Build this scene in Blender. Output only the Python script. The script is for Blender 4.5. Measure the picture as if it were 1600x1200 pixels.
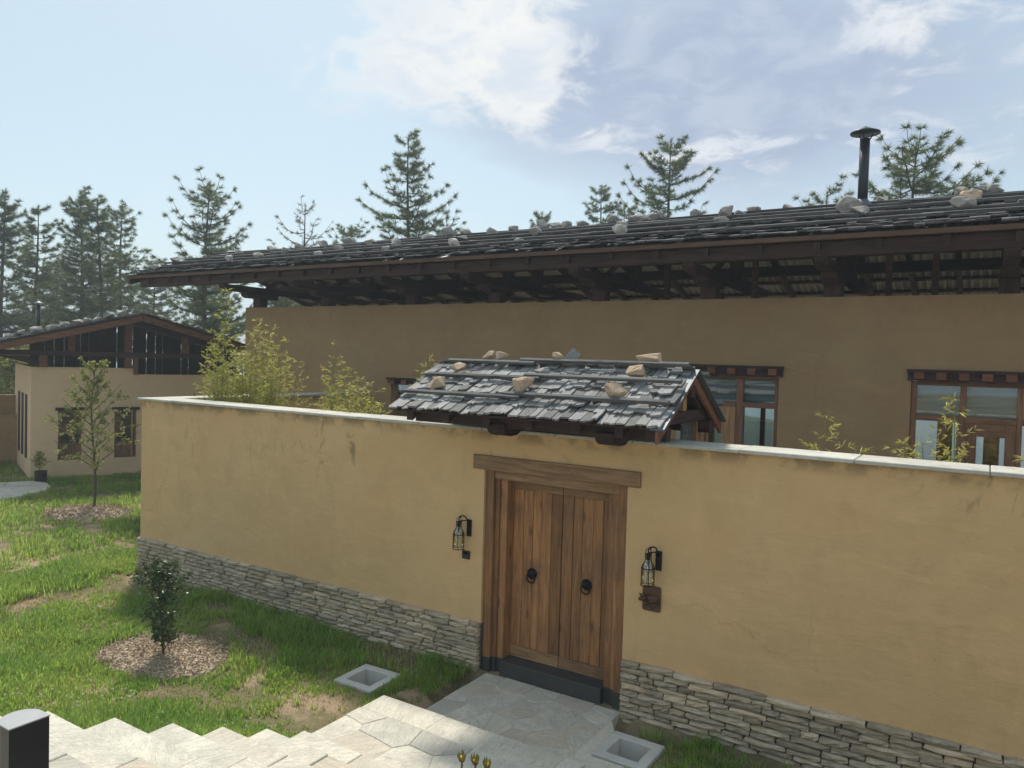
import bpy, bmesh, math, random
import numpy as np
from mathutils import Vector, Matrix
R_ = math.radians
scene = bpy.context.scene
for o in list(bpy.data.objects):
    bpy.data.objects.remove(o)
COL = scene.collection

# ------------------------------------------------------------------ camera
cam_d = bpy.data.cameras.new('camera')
cam = bpy.data.objects.new('camera', cam_d)
COL.objects.link(cam)
cam_d.sensor_width = 36.0
cam_d.lens = 36.0 * 1185.0 / 1600.0
cam_d.clip_start = 0.05
cam_d.clip_end = 9000.0
_r = Vector((0.846521, 0.531593, 0.028474)); _u = Vector((-0.041235, 0.012151, 0.999076)); _f = Vector((-0.530755, 0.846913, -0.032206))
cam.matrix_world = Matrix(((_r.x, _u.x, -_f.x, 0.0), (_r.y, _u.y, -_f.y, -7.5), (_r.z, _u.z, -_f.z, 3.76), (0, 0, 0, 1)))
scene.camera = cam

# ------------------------------------------------------------------ sun and sky
SUN_AZ, SUN_EL = R_(-48.0), R_(54.0)          # measured from +Y, negative towards -X
sun_dir = Vector((math.sin(SUN_AZ) * math.cos(SUN_EL), math.cos(SUN_AZ) * math.cos(SUN_EL), math.sin(SUN_EL)))
sun_d = bpy.data.lights.new('sun', 'SUN')
sun_d.energy = 2.8
sun_d.angle = R_(6.0)
sun_d.color = (1.0, 0.93, 0.82)
sun = bpy.data.objects.new('sun', sun_d)
COL.objects.link(sun)
sun.rotation_euler = sun_dir.to_track_quat('Z', 'Y').to_euler()
sun.location = (-20, 10, 40)


class NT:
    """small helper round a node tree"""
    def __init__(self, tree):
        self.t = tree; self.n = tree.nodes; self.l = tree.links
    def add(self, kind, ins=None, **props):
        nd = self.n.new(kind)
        for k, v in props.items():
            setattr(nd, k, v)
        for k, v in (ins or {}).items():
            sock = nd.inputs[k]
            if isinstance(v, bpy.types.NodeSocket):
                self.l.new(v, sock)
            else:
                sock.default_value = v
        return nd
    def math(self, op, a, b=0.0, c=0.0, clamp=False):
        nd = self.add('ShaderNodeMath', {0: a, 1: b, 2: c}, operation=op)
        nd.use_clamp = clamp
        return nd.outputs[0]
    def vmath(self, op, a, b=(0, 0, 0), s=1.0):
        nd = self.n.new('ShaderNodeVectorMath'); nd.operation = op
        for i, v in ((0, a), (1, b)):
            if isinstance(v, bpy.types.NodeSocket): self.l.new(v, nd.inputs[i])
            else: nd.inputs[i].default_value = v
        if op == 'SCALE':
            if isinstance(s, bpy.types.NodeSocket): self.l.new(s, nd.inputs['Scale'])
            else: nd.inputs['Scale'].default_value = s
        return nd.outputs['Value'] if op in ('DOT_PRODUCT', 'LENGTH', 'DISTANCE') else nd.outputs[0]
    def noise(self, vec, scale, detail=4.0, rough=0.55, dist=0.0):
        return self.add('ShaderNodeTexNoise', {'Vector': vec, 'Scale': scale, 'Detail': detail, 'Roughness': rough, 'Distortion': dist}).outputs[0]
    def ramp(self, fac, a, b):
        return self.add('ShaderNodeMapRange', {0: fac, 1: a, 2: b, 3: 0.0, 4: 1.0}, interpolation_type='SMOOTHSTEP').outputs[0]
    def mix(self, fac, a, b, blend='MIX'):
        nd = self.n.new('ShaderNodeMix'); nd.data_type = 'RGBA'; nd.blend_type = blend
        for sock, v in ((nd.inputs[0], fac), (nd.inputs[6], a), (nd.inputs[7], b)):
            if isinstance(v, bpy.types.NodeSocket): self.l.new(v, sock)
            elif isinstance(v, (int, float)): sock.default_value = v
            else: sock.default_value = (*v, 1.0) if len(v) == 3 else v
        return nd.outputs[2]


world = bpy.data.worlds.new('World')
scene.world = world
world.use_nodes = True
wt = NT(world.node_tree)
wt.n.clear()
w_out = wt.n.new('ShaderNodeOutputWorld')
w_bg = wt.n.new('ShaderNodeBackground')
SKY_STRENGTH = 0.13
w_bg.inputs[1].default_value = SKY_STRENGTH
wt.l.new(w_bg.outputs[0], w_out.inputs[0])
w_co = wt.n.new('ShaderNodeTexCoord').outputs['Generated']
w_sep = wt.add('ShaderNodeSeparateXYZ', {0: w_co})
# below the horizon the sky goes on as the horizon haze
w_z = wt.math('MAXIMUM', w_sep.outputs[2], 0.10)
w_vec = wt.add('ShaderNodeCombineXYZ', {0: w_sep.outputs[0], 1: w_sep.outputs[1], 2: w_z}).outputs[0]
w_sky = wt.add('ShaderNodeTexSky', {'Vector': w_vec}, sky_type='NISHITA', sun_disc=False, sun_elevation=SUN_EL, sun_rotation=SUN_AZ,
               air_density=1.0, dust_density=2.2, ozone_density=1.5, altitude=900.0)
# thin veil of high haze, then cumulus
w_veil = wt.mix(0.55, wt.mix(1.0, w_sky.outputs[0], (0.80, 0.79, 0.68), 'MULTIPLY'), (3.0, 3.75, 4.15))
w_den = wt.math('ADD', w_z, 0.22)
w_pl = wt.add('ShaderNodeCombineXYZ', {0: wt.math('DIVIDE', w_sep.outputs[0], w_den), 1: wt.math('DIVIDE', w_sep.outputs[1], w_den), 2: 0.0}).outputs[0]
w_n1 = wt.noise(wt.vmath('ADD', w_pl, (3.1, 1.7, 0.0)), 1.5, 10.0, 0.58, 0.3)
w_n2 = wt.noise(wt.vmath('ADD', w_pl, (7.7, 4.2, 2.0)), 6.5, 10.0, 0.64, 0.5)
w_mass = wt.math('ADD', wt.math('MULTIPLY', w_n1, 0.45), wt.math('MULTIPLY', w_n2, 0.55))


def cloud_blob(px, py, sx, sy, w):
    """weight of one cloud bank of the photographed sky, placed by its direction"""
    d = (_r * (px - 800) / 1185.0 - _u * (py - 600) / 1185.0 + _f).normalized()
    h = Vector((d.x, d.y, 0)).normalized()
    side = Vector((h.y, -h.x, 0)); upv = side.cross(d).normalized()
    a = wt.math('MULTIPLY', wt.vmath('DOT_PRODUCT', w_co, tuple(side)), 1.0 / sx)
    b = wt.math('MULTIPLY', wt.math('SUBTRACT', wt.vmath('DOT_PRODUCT', w_co, tuple(upv)), 0.0), 1.0 / sy)
    r2 = wt.math('ADD', wt.math('MULTIPLY', a, a), wt.math('MULTIPLY', b, b))
    front = wt.math('GREATER_THAN', wt.vmath('DOT_PRODUCT', w_co, tuple(d)), 0.0)
    g = wt.math('POWER', 2.71828, wt.math('MULTIPLY', r2, -1.0))
    return wt.math('MULTIPLY', wt.math('MULTIPLY', g, front), w)


def blob_sum(lst):
    tot = None
    for b_ in lst:
        g_ = cloud_blob(*b_)
        tot = g_ if tot is None else wt.math('ADD', tot, g_)
    return tot


# a broken grey-blue sheet of cloud, seen from its shaded underside
w_n3 = wt.noise(wt.vmath('ADD', w_pl, (1.3, 8.2, 0.0)), 0.8, 6.0, 0.55, 0.4)
w_grey = wt.math('ADD', wt.math('MULTIPLY', wt.ramp(w_n3, 0.52, 0.70), 0.5),
                 blob_sum([(1050, 80, 0.26, 0.12, 0.95), (1330, 150, 0.26, 0.13, 0.75), (250, 150, 0.25, 0.25, -0.8), (700, 330, 0.3, 0.08, -0.6)]))
w_grey = wt.math('MULTIPLY', wt.math('ADD', w_grey, wt.math('MULTIPLY', wt.math('SUBTRACT', w_n2, 0.5), 1.1)), 0.92, clamp=True)
w_lay1 = wt.mix(w_grey, w_veil, wt.mix(wt.ramp(w_n2, 0.40, 0.62), (2.05, 2.45, 3.25), (2.5, 2.9, 3.6)))
# sunlit cumulus
w_white = wt.math('ADD', w_mass, blob_sum([(610, 60, 0.20, 0.085, 0.08), (480, 125, 0.05, 0.04, 0.10), (640, 130, 0.06, 0.05, 0.06), (800, 90, 0.06, 0.09, 0.13), (830, 160, 0.03, 0.03, 0.08), (1040, 240, 0.12, 0.035, 0.12), (930, 205, 0.03, 0.02, 0.08),
                                                (1390, 45, 0.08, 0.045, 0.08), (1470, 10, 0.08, 0.04, 0.04), (1430, 130, 0.04, 0.05, 0.08), (480, 345, 0.13, 0.025, 0.14), (120, 8, 0.02, 0.03, 0.12), (25, 0, 0.04, 0.02, 0.12), (1330, 260, 0.1, 0.05, 0.05), (1570, 150, 0.06, 0.06, 0.05),
                                                (200, 180, 0.24, 0.22, -0.24), (720, 300, 0.22, 0.07, -0.18), (1080, 100, 0.14, 0.09, -0.12), (1500, 180, 0.16, 0.10, -0.07), (1250, 120, 0.08, 0.08, -0.05), (1250, 330, 0.3, 0.04, -0.06)]))
w_mask = wt.math('MULTIPLY', wt.ramp(w_white, 0.49, 0.63), 0.90)
w_ccol = wt.mix(wt.ramp(wt.math('ADD', w_n2, wt.math('MULTIPLY', w_n1, 0.5)), 0.66, 0.98), (4.9, 4.85, 4.65), (3.6, 3.95, 4.35))
w_col = wt.mix(w_mask, w_lay1, w_ccol)
wt.l.new(w_col, w_bg.inputs[0])

scene.view_settings.view_transform = 'Standard'
scene.view_settings.look = 'None'
scene.view_settings.exposure = 0.68
scene.view_settings.gamma = 1.0
scene.view_settings.use_curve_mapping = False
scene.render.engine = 'CYCLES'
scene.cycles.use_denoising = True
scene.cycles.max_bounces = 8
scene.cycles.transparent_max_bounces = 24
scene.cycles.volume_bounces = 0
HAZE_DENSITY = 0.0021

# ------------------------------------------------------------------ helpers
rng = random.Random(7)
nrg = np.random.default_rng(11)
WM = {}                                       # world matrix of every object by name


def wm(o):
    return WM[o.name] if o is not None else Matrix.Identity(4)


def place(o, parent, world):
    if parent is not None:
        o.parent = parent
        o.matrix_basis = wm(parent).inverted() @ world
    else:
        o.matrix_basis = world
    WM[o.name] = world.copy()
    return o


def tag(o, label=None, cat=None, group=None, kind=None):
    if label: o['label'] = label
    if cat: o['category'] = cat
    if group: o['group'] = group
    if kind: o['kind'] = kind
    return o


def thing(name, label, cat, loc=(0, 0, 0), rotz=0.0, group=None):
    o = bpy.data.objects.new(name, None)
    o.empty_display_size = 0.2
    COL.objects.link(o)
    place(o, None, Matrix.Translation(Vector(loc)) @ Matrix.Rotation(rotz, 4, 'Z'))
    return tag(o, label, cat, group)


def link_mesh(name, me, mat, parent=None, world=None):
    o = bpy.data.objects.new(name, me)
    COL.objects.link(o)
    if mat is not None and not me.materials:
        me.materials.append(mat)
    place(o, parent, world if world is not None else wm(parent))
    return o


class MB:
    """collects pieces of one mesh; frame F maps its coordinates to the world"""
    def __init__(self, F=None):
        self.v = []; self.f = []; self.F = F or Matrix.Identity(4)
    def raw(self, verts, faces, M=None):
        b = len(self.v)
        for p in verts:
            p = Vector(p)
            self.v.append(M @ p if M is not None else p)
        self.f += [tuple(b + i for i in fc) for fc in faces]
        return self
    def box(self, x0, x1, y0, y1, z0, z1, M=None):
        vs = [(x0, y0, z0), (x1, y0, z0), (x1, y1, z0), (x0, y1, z0), (x0, y0, z1), (x1, y0, z1), (x1, y1, z1), (x0, y1, z1)]
        return self.raw(vs, [(0, 3, 2, 1), (4, 5, 6, 7), (0, 1, 5, 4), (1, 2, 6, 5), (2, 3, 7, 6), (3, 0, 4, 7)], M)
    def prism(self, poly, axis, a0, a1, M=None):
        """extrude a polygon (list of 2-D points) along axis x, y or z"""
        n = len(poly)
        def p3(p, a):
            return {'x': (a, p[0], p[1]), 'y': (p[0], a, p[1]), 'z': (p[0], p[1], a)}[axis]
        vs = [p3(p, a0) for p in poly] + [p3(p, a1) for p in poly]
        fs = [tuple(range(n - 1, -1, -1)), tuple(range(n, 2 * n))] + [(i, (i + 1) % n, n + (i + 1) % n, n + i) for i in range(n)]
        return self.raw(vs, fs, M)
    def tube(self, pts, radii, seg=8, cap=True):
        pts = [Vector(p) for p in pts]
        if isinstance(radii, (int, float)): radii = [radii] * len(pts)
        rings = []
        ref = Vector((0.13, 0.21, 0.97))
        for i, p in enumerate(pts):
            d = (pts[min(i + 1, len(pts) - 1)] - pts[max(i - 1, 0)])
            d = d.normalized() if d.length > 1e-9 else Vector((0, 0, 1))
            a = d.cross(ref)
            if a.length < 0.05: a = d.cross(Vector((1, 0, 0)))
            a.normalize(); b = d.cross(a)
            rings.append([p + (a * math.cos(t) + b * math.sin(t)) * radii[i] for t in [2 * math.pi * k / seg for k in range(seg)]])
        base = len(self.v)
        for rg in rings: self.v += rg
        for i in range(len(pts) - 1):
            for k in range(seg):
                k2 = (k + 1) % seg
                self.f.append((base + i * seg + k, base + i * seg + k2, base + (i + 1) * seg + k2, base + (i + 1) * seg + k))
        if cap:
            self.f.append(tuple(base + k for k in range(seg - 1, -1, -1)))
            self.f.append(tuple(base + (len(pts) - 1) * seg + k for k in range(seg)))
        return self
    def lathe(self, prof, centre, seg=16, axis='z'):
        vs = []; fs = []
        c = Vector(centre)
        for r, h in prof:
            for k in range(seg):
                t = 2 * math.pi * k / seg
                vs.append(c + (Vector((r * math.cos(t), r * math.sin(t), h)) if axis == 'z' else Vector((r * math.cos(t), h, r * math.sin(t)))))
        for i in range(len(prof) - 1):
            for k in range(seg):
                k2 = (k + 1) % seg
                fs.append((i * seg + k, i * seg + k2, (i + 1) * seg + k2, (i + 1) * seg + k))
        fs.append(tuple(range(seg - 1, -1, -1)))
        fs.append(tuple(range((len(prof) - 1) * seg, len(prof) * seg)))
        return self.raw(vs, fs)
    def build(self, name, mat, parent=None, smooth=False, bevel=0.0, fix=True):
        """link as ONE mesh object; its origin is its parent's"""
        W = wm(parent)
        T = W.inverted() @ self.F
        me = bpy.data.meshes.new(name)
        me.from_pydata([tuple(T @ p) for p in self.v], [], self.f)
        if fix or bevel:
            bm = bmesh.new(); bm.from_mesh(me)
            if bevel:
                bmesh.ops.bevel(bm, geom=bm.edges[:], offset=bevel, segments=1, affect='EDGES', clamp_overlap=True)
            bmesh.ops.recalc_face_normals(bm, faces=bm.faces[:])
            bm.to_mesh(me); bm.free()
        if smooth:
            me.polygons.foreach_set('use_smooth', [True] * len(me.polygons))
        me.update()
        return link_mesh(name, me, mat, parent)


def np_mesh(name, verts, tris, mat, parent=None, smooth=False, colours=None):
    """a big mesh from numpy arrays of triangles (world coordinates)"""
    W = wm(parent)
    verts = np.asarray(verts, dtype=np.float64)
    if parent is not None:
        Mi = np.array(W.inverted()); verts = verts @ Mi[:3, :3].T + Mi[:3, 3]
    me = bpy.data.meshes.new(name)
    nv, nt = len(verts), len(tris)
    me.vertices.add(nv); me.vertices.foreach_set('co', verts.astype(np.float32).ravel())
    me.loops.add(nt * 3); me.loops.foreach_set('vertex_index', np.asarray(tris, dtype=np.int32).ravel())
    me.polygons.add(nt); me.polygons.foreach_set('loop_start', np.arange(0, nt * 3, 3, dtype=np.int32))
    me.polygons.foreach_set('loop_total', np.full(nt, 3, dtype=np.int32))
    if smooth: me.polygons.foreach_set('use_smooth', np.ones(nt, dtype=bool))
    me.update(calc_edges=True)
    return link_mesh(name, me, mat, parent)


def mesh_only(name, verts, faces, mat, bevel=0.0):
    me = bpy.data.meshes.new(name)
    me.from_pydata([tuple(p) for p in verts], [], faces)
    bm = bmesh.new(); bm.from_mesh(me)
    if bevel: bmesh.ops.bevel(bm, geom=bm.edges[:], offset=bevel, segments=1, affect='EDGES')
    bmesh.ops.recalc_face_normals(bm, faces=bm.faces[:])
    bm.to_mesh(me); bm.free()
    me.materials.append(mat)
    return me


def frame(o, ex, ey, ez):
    M = Matrix.Identity(4)
    for i in range(3):
        M[i][0] = ex[i]; M[i][1] = ey[i]; M[i][2] = ez[i]; M[i][3] = o[i]
    return M


def vnoise(x, y, seed=0):
    """smooth value noise, numpy"""
    x = np.asarray(x, float); y = np.asarray(y, float)
    xi = np.floor(x).astype(np.int64); yi = np.floor(y).astype(np.int64)
    fx = x - xi; fy = y - yi
    fx = fx * fx * (3 - 2 * fx); fy = fy * fy * (3 - 2 * fy)
    def h(a, b):
        n = (a * 374761393 + b * 668265263 + seed * 974711) & 0x7fffffff
        n = ((n ^ (n >> 13)) * 1274126177) & 0x7fffffff
        return ((n ^ (n >> 16)) & 0xffff) / 65535.0
    return (h(xi, yi) * (1 - fx) + h(xi + 1, yi) * fx) * (1 - fy) + (h(xi, yi + 1) * (1 - fx) + h(xi + 1, yi + 1) * fx) * fy


def fbm(x, y, seed=0, octs=4):
    s = 0; a = 0.5; t = 0
    for i in range(octs):
        s = s + a * vnoise(np.asarray(x) * 2 ** i, np.asarray(y) * 2 ** i, seed + i); t += a; a *= 0.5
    return s / t


# ------------------------------------------------------------------ materials
def new_mat(name):
    m = bpy.data.materials.new(name); m.use_nodes = True
    t = NT(m.node_tree); t.n.clear()
    out = t.n.new('ShaderNodeOutputMaterial')
    return m, t, out


def finish(t, out, col, rough=0.85, bump=None, bump_s=0.3, bump_d=0.01, spec=0.3, metal=0.0, normal=None):
    ins = {'Base Color': col if isinstance(col, bpy.types.NodeSocket) else (*col, 1.0), 'Roughness': rough, 'Metallic': metal, 'Specular IOR Level': spec}
    p = t.add('ShaderNodeBsdfPrincipled', ins)
    if bump is not None:
        b = t.add('ShaderNodeBump', {'Strength': bump_s, 'Distance': bump_d, 'Height': bump})
        t.l.new(b.outputs[0], p.inputs['Normal'])
    t.l.new(p.outputs[0], out.inputs[0])
    return p


def m_plaster(name, c1, c2, stain=0.5, top=2.9):
    m, t, out = new_mat(name)
    co = t.n.new('ShaderNodeTexCoord').outputs['Object']
    big = t.noise(co, 0.45, 5, 0.6, 0.4)
    mid = t.noise(co, 2.6, 5, 0.65, 0.2)
    col = t.mix(t.ramp(big, 0.3, 0.7), c1, c2)
    col = t.mix(t.math('MULTIPLY', t.ramp(mid, 0.42, 0.75), 0.30), col, tuple(c * 0.80 for c in c1))
    # trowel patches
    st = t.add('ShaderNodeMapping', {'Vector': co, 'Scale': (1.0, 1.0, 3.2)}).outputs[0]
    col = t.mix(t.math('MULTIPLY', t.ramp(t.noise(st, 1.3, 3, 0.5, 0.8), 0.52, 0.66), 0.16), col, tuple(min(1, c * 1.22) for c in c2))
    blotch = t.noise(t.add('ShaderNodeMapping', {'Vector': co, 'Scale': (1.5, 1.5, 0.8)}).outputs[0], 1.9, 6, 0.68, 0.9)
    col = t.mix(t.math('MULTIPLY', t.ramp(blotch, 0.46, 0.30), 0.16), col, tuple(min(0.9, c * 1.25) for c in c2))
    col = t.mix(t.math('MULTIPLY', t.ramp(blotch, 0.52, 0.74), 0.34), col, tuple(c * 0.78 for c in c1))
    warm = t.noise(co, 0.9, 3, 0.5, 0.3)
    col = t.mix(t.math('MULTIPLY', t.ramp(warm, 0.50, 0.66), 0.35), col, (c1[0] * 1.06, c1[1] * 0.96, c1[2] * 0.92))
    # water runs below the coping and ragged dirt marks
    run = t.add('ShaderNodeMapping', {'Vector': co, 'Scale': (3.4, 3.4, 1.3)}).outputs[0]
    n_run = t.noise(run, 1.6, 6, 0.66, 0.8)
    blot = t.noise(co, 0.55, 3, 0.5, 0.3)
    zz = t.add('ShaderNodeSeparateXYZ', {0: co}).outputs[2]
    near = t.ramp(zz, top - 1.15, top - 0.1)
    k = t.math('MULTIPLY', t.math('MULTIPLY', t.ramp(n_run, 0.54, 0.70), t.ramp(blot, 0.44, 0.62)), near)
    col = t.mix(t.math('MULTIPLY', k, stain), col, (0.17, 0.125, 0.065))
    wob = t.vmath('ADD', co, t.vmath('SCALE', t.add('ShaderNodeTexNoise', {'Vector': co, 'Scale': 3.0, 'Detail': 5.0}).outputs[1], s=0.35))
    vor = t.add('ShaderNodeTexVoronoi', {'Vector': wob, 'Scale': 0.62}, feature='DISTANCE_TO_EDGE').outputs['Distance']
    crk = t.math('MULTIPLY', t.ramp(vor, 0.006, 0.0015), t.ramp(t.noise(co, 0.5, 2, 0.5), 0.52, 0.62))
    col = t.mix(t.math('MULTIPLY', crk, 0.22), col, tuple(c * 0.4 for c in c1))
    edge = t.math('MULTIPLY', t.ramp(zz, top - 0.16, top - 0.02), t.ramp(t.noise(co, 3.5, 4, 0.6), 0.42, 0.6))
    col = t.mix(t.math('MULTIPLY', edge, stain * 0.8), col, (0.20, 0.15, 0.085))
    speck = t.ramp(t.noise(co, 26, 2, 0.5), 0.70, 0.78)
    col = t.mix(t.math('MULTIPLY', speck, 0.22), col, (0.14, 0.10, 0.06))
    h = t.math('ADD', t.math('MULTIPLY', t.noise(co, 9, 4, 0.6), 0.6), t.math('ADD', t.math('MULTIPLY', t.noise(co, 70, 3, 0.6), 0.14), t.math('MULTIPLY', t.noise(st, 2.2, 4, 0.55, 0.8), 0.55)))
    finish(t, out, col, 0.93, h, 0.45, 0.035, 0.15)
    return m


def m_wood(name, dark, light, axis='z', scale=1.0, vary=0.35, rough=0.75, wear=None, lower=None):
    m, t, out = new_mat(name)
    co = t.n.new('ShaderNodeTexCoord').outputs['Object']
    rnd = t.n.new('ShaderNodeObjectInfo').outputs['Random']
    off = t.vmath('SCALE', (17.3, 9.1, 23.7), s=rnd)
    s = {'x': (1.2, 14, 14), 'y': (14, 1.2, 14), 'z': (14, 14, 1.2)}[axis]
    mp = t.add('ShaderNodeMapping', {'Vector': t.vmath('ADD', co, off), 'Scale': tuple(v * scale for v in s)}).outputs[0]
    g1 = t.noise(mp, 1.4, 6, 0.62, 1.1)
    g2 = t.noise(mp, 6.0, 3, 0.6, 0.3)
    fac = t.math('ADD', t.math('MULTIPLY', g1, 0.75), t.math('MULTIPLY', g2, 0.25))
    col = t.mix(t.ramp(fac, 0.34, 0.66), dark, light)
    col = t.mix(t.math('MULTIPLY', t.ramp(g2, 0.56, 0.64), 0.22), col, tuple(c * 0.45 for c in dark))
    hs = t.add('ShaderNodeHueSaturation', {'Color': col, 'Saturation': 1.0, 'Hue': 0.5, 'Value': t.math('ADD', 1.0 - vary / 2, t.math('MULTIPLY', rnd, vary))})
    col = hs.outputs[0]
    # knots
    kn = t.add('ShaderNodeTexVoronoi', {'Vector': t.add('ShaderNodeMapping', {'Vector': t.vmath('ADD', co, off), 'Scale': {'x': (1.6, 5, 5), 'y': (5, 1.6, 5), 'z': (5, 5, 1.6)}[axis]}).outputs[0], 'Scale': 1.0}).outputs['Distance']
    col = t.mix(t.math('MULTIPLY', t.ramp(kn, 0.16, 0.07), 0.65), col, tuple(c * 0.35 for c in dark))
    if wear:
        col = t.mix(t.math('MULTIPLY', t.ramp(t.noise(co, 1.7, 4, 0.6), 0.45, 0.65), 0.5), col, wear)
    h = t.math('ADD', t.math('MULTIPLY', g1, 0.6), t.math('MULTIPLY', g2, 0.4))
    finish(t, out, col, rough, h, 0.4, 0.006, 0.3)
    return m


def m_stone(name, cols, scale=3.0, rough=0.9, per_obj=0.5, bump=0.5, white=0.0):
    m, t, out = new_mat(name)
    co = t.n.new('ShaderNodeNewGeometry').outputs['Position']
    rnd = t.n.new('ShaderNodeObjectInfo').outputs['Random']
    co = t.vmath('ADD', co, t.vmath('SCALE', (31.0, 17.0, 11.0), s=rnd))
    n1 = t.noise(co, scale, 6, 0.62, 0.5)
    n2 = t.noise(co, scale * 5, 5, 0.65)
    lay = t.noise(t.add('ShaderNodeMapping', {'Vector': co, 'Scale': (2, 2, 16)}).outputs[0], scale, 4, 0.6, 0.4)
    col = t.mix(t.ramp(n1, 0.32, 0.68), cols[0], cols[1])
    col = t.mix(t.math('MULTIPLY', t.ramp(n2, 0.45, 0.72), 0.5), col, cols[2])
    col = t.mix(t.math('MULTIPLY', t.ramp(lay, 0.52, 0.7), 0.4), col, tuple(c * 0.55 for c in cols[0]))
    if len(cols) > 3:
        col = t.mix(t.math('MULTIPLY', t.ramp(rnd, 0.45, 1.0), 0.65), col, t.mix(n1, cols[3], cols[1]))
    hs = t.add('ShaderNodeHueSaturation', {'Color': col, 'Value': t.math('ADD', 1 - per_obj / 2, t.math('MULTIPLY', t.math('FRACT', t.math('MULTIPLY', rnd, 7.13)), per_obj))})
    col = hs.outputs[0]
    if white:
        col = t.mix(t.math('MULTIPLY', t.ramp(t.noise(co, 9, 4, 0.7), 0.62, 0.75), white), col, (0.7, 0.68, 0.62))
    h = t.math('ADD', t.math('MULTIPLY', n1, 0.6), t.math('MULTIPLY', n2, 0.5))
    finish(t, out, col, rough, h, bump, 0.02, 0.25)
    return m


def m_simple(name, col, rough=0.6, metal=0.0, var=0.25, scale=8.0, bump=0.1, spec=0.4):
    m, t, out = new_mat(name)
    co = t.n.new('ShaderNodeTexCoord').outputs['Object']
    n = t.noise(co, scale, 5, 0.6)
    c = t.mix(n, tuple(v * (1 - var) for v in col), tuple(min(1, v * (1 + var)) for v in col))
    rgh = t.math('ADD', rough - 0.08, t.math('MULTIPLY', n, 0.16))
    finish(t, out, c, rgh, n, bump, 0.01, spec, metal)
    return m


def m_leaf(name, c1, c2, trans=0.35, rough=0.5, hue=0.0, patch=0.6):
    m, t, out = new_mat(name)
    geo = t.n.new('ShaderNodeNewGeometry')
    rnd = geo.outputs['Random Per Island']
    pn = t.noise(geo.outputs['Position'], patch, 4, 0.6)
    col = t.mix(t.ramp(pn, 0.35, 0.65), c1, c2)
    hs = t.add('ShaderNodeHueSaturation', {'Color': col, 'Hue': t.math('ADD', 0.5 - 0.025, t.math('MULTIPLY', rnd, 0.05)), 'Value': t.math('ADD', 0.65, t.math('MULTIPLY', rnd, 0.7))})
    col = hs.outputs[0]
    d = t.add('ShaderNodeBsdfPrincipled', {'Base Color': col, 'Roughness': rough, 'Specular IOR Level': 0.3})
    tr = t.add('ShaderNodeBsdfTranslucent', {'Color': t.mix(0.5, col, (0.20, 0.22, 0.03), 'ADD')})
    mx = t.add('ShaderNodeMixShader', {0: trans, 1: d.outputs[0], 2: tr.outputs[0]})
    t.l.new(mx.outputs[0], out.inputs[0])
    return m


def m_glass(name, tint=(0.9, 0.95, 0.95), extra=0.02):
    m, t, out = new_mat(name)
    lw = t.add('ShaderNodeFresnel', {'IOR': 1.5}).outputs[0]
    tr = t.add('ShaderNodeBsdfTransparent', {'Color': (*tint, 1)})
    gl = t.add('ShaderNodeBsdfGlossy', {'Roughness': 0.02, 'Color': (1, 1, 1, 1)})
    mx = t.add('ShaderNodeMixShader', {0: t.math('ADD', t.math('MULTIPLY', lw, 1.6), extra), 1: tr.outputs[0], 2: gl.outputs[0]})
    t.l.new(mx.outputs[0], out.inputs[0])
    return m


M = {}
M['plaster'] = m_plaster('ochre_plaster', (0.63, 0.425, 0.215), (0.69, 0.47, 0.245), 0.8, 2.9)
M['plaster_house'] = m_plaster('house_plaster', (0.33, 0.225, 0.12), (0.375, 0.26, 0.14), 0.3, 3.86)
M['plaster_gable'] = m_plaster('gable_house_plaster', (0.70, 0.515, 0.32), (0.74, 0.55, 0.35), 0.15, 3.2)
M['gate_wood_v'] = m_wood('gate_wood_upright', (0.235, 0.108, 0.045), (0.43, 0.215, 0.09), 'z', 1.0, 0.6, 0.7, wear=(0.14, 0.085, 0.055))
M['gate_wood_x'] = m_wood('gate_wood_across', (0.22, 0.125, 0.062), (0.40, 0.245, 0.125), 'x', 1.0, 0.3, 0.75, wear=(0.20, 0.13, 0.08))
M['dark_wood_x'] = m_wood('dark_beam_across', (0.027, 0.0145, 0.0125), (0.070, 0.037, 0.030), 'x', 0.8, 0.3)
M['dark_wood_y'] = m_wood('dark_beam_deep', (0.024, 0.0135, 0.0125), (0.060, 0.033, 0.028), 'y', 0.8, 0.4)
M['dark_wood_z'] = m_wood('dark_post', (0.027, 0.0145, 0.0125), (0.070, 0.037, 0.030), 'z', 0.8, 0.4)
M['rake_wood'] = m_wood('rake_board', (0.13, 0.055, 0.030), (0.22, 0.10, 0.055), 'x', 0.8, 0.2)
M['fascia_wood'] = m_wood('fascia_board', (0.085, 0.048, 0.032), (0.15, 0.085, 0.055), 'x', 0.8, 0.2)
M['window_wood_x'] = m_wood('window_wood_across', (0.15, 0.078, 0.043), (0.27, 0.145, 0.08), 'x', 1.0, 0.3)
M['window_wood_z'] = m_wood('window_wood_upright', (0.15, 0.078, 0.043), (0.28, 0.15, 0.083), 'z', 1.0, 0.3)
M['pale_wood_z'] = m_wood('pale_wood_upright', (0.27, 0.15, 0.07), (0.46, 0.28, 0.14), 'z', 1.0, 0.25)
M['shingle'] = m_wood('weathered_shingle', (0.105, 0.103, 0.10), (0.37, 0.365, 0.355), 'y', 1.0, 1.0, 0.8)
M['shingle_dark'] = m_wood('dark_weathered_shingle', (0.035, 0.035, 0.037), (0.14, 0.14, 0.145), 'y', 1.0, 1.0, 0.85)
M['batten'] = m_wood('weathered_batten', (0.06, 0.062, 0.062), (0.17, 0.175, 0.17), 'x', 1.0, 0.5, 0.85)
M['batten_dark'] = m_wood('dark_batten', (0.05, 0.048, 0.046), (0.15, 0.145, 0.14), 'x', 1.0, 0.7, 0.85)
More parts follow.
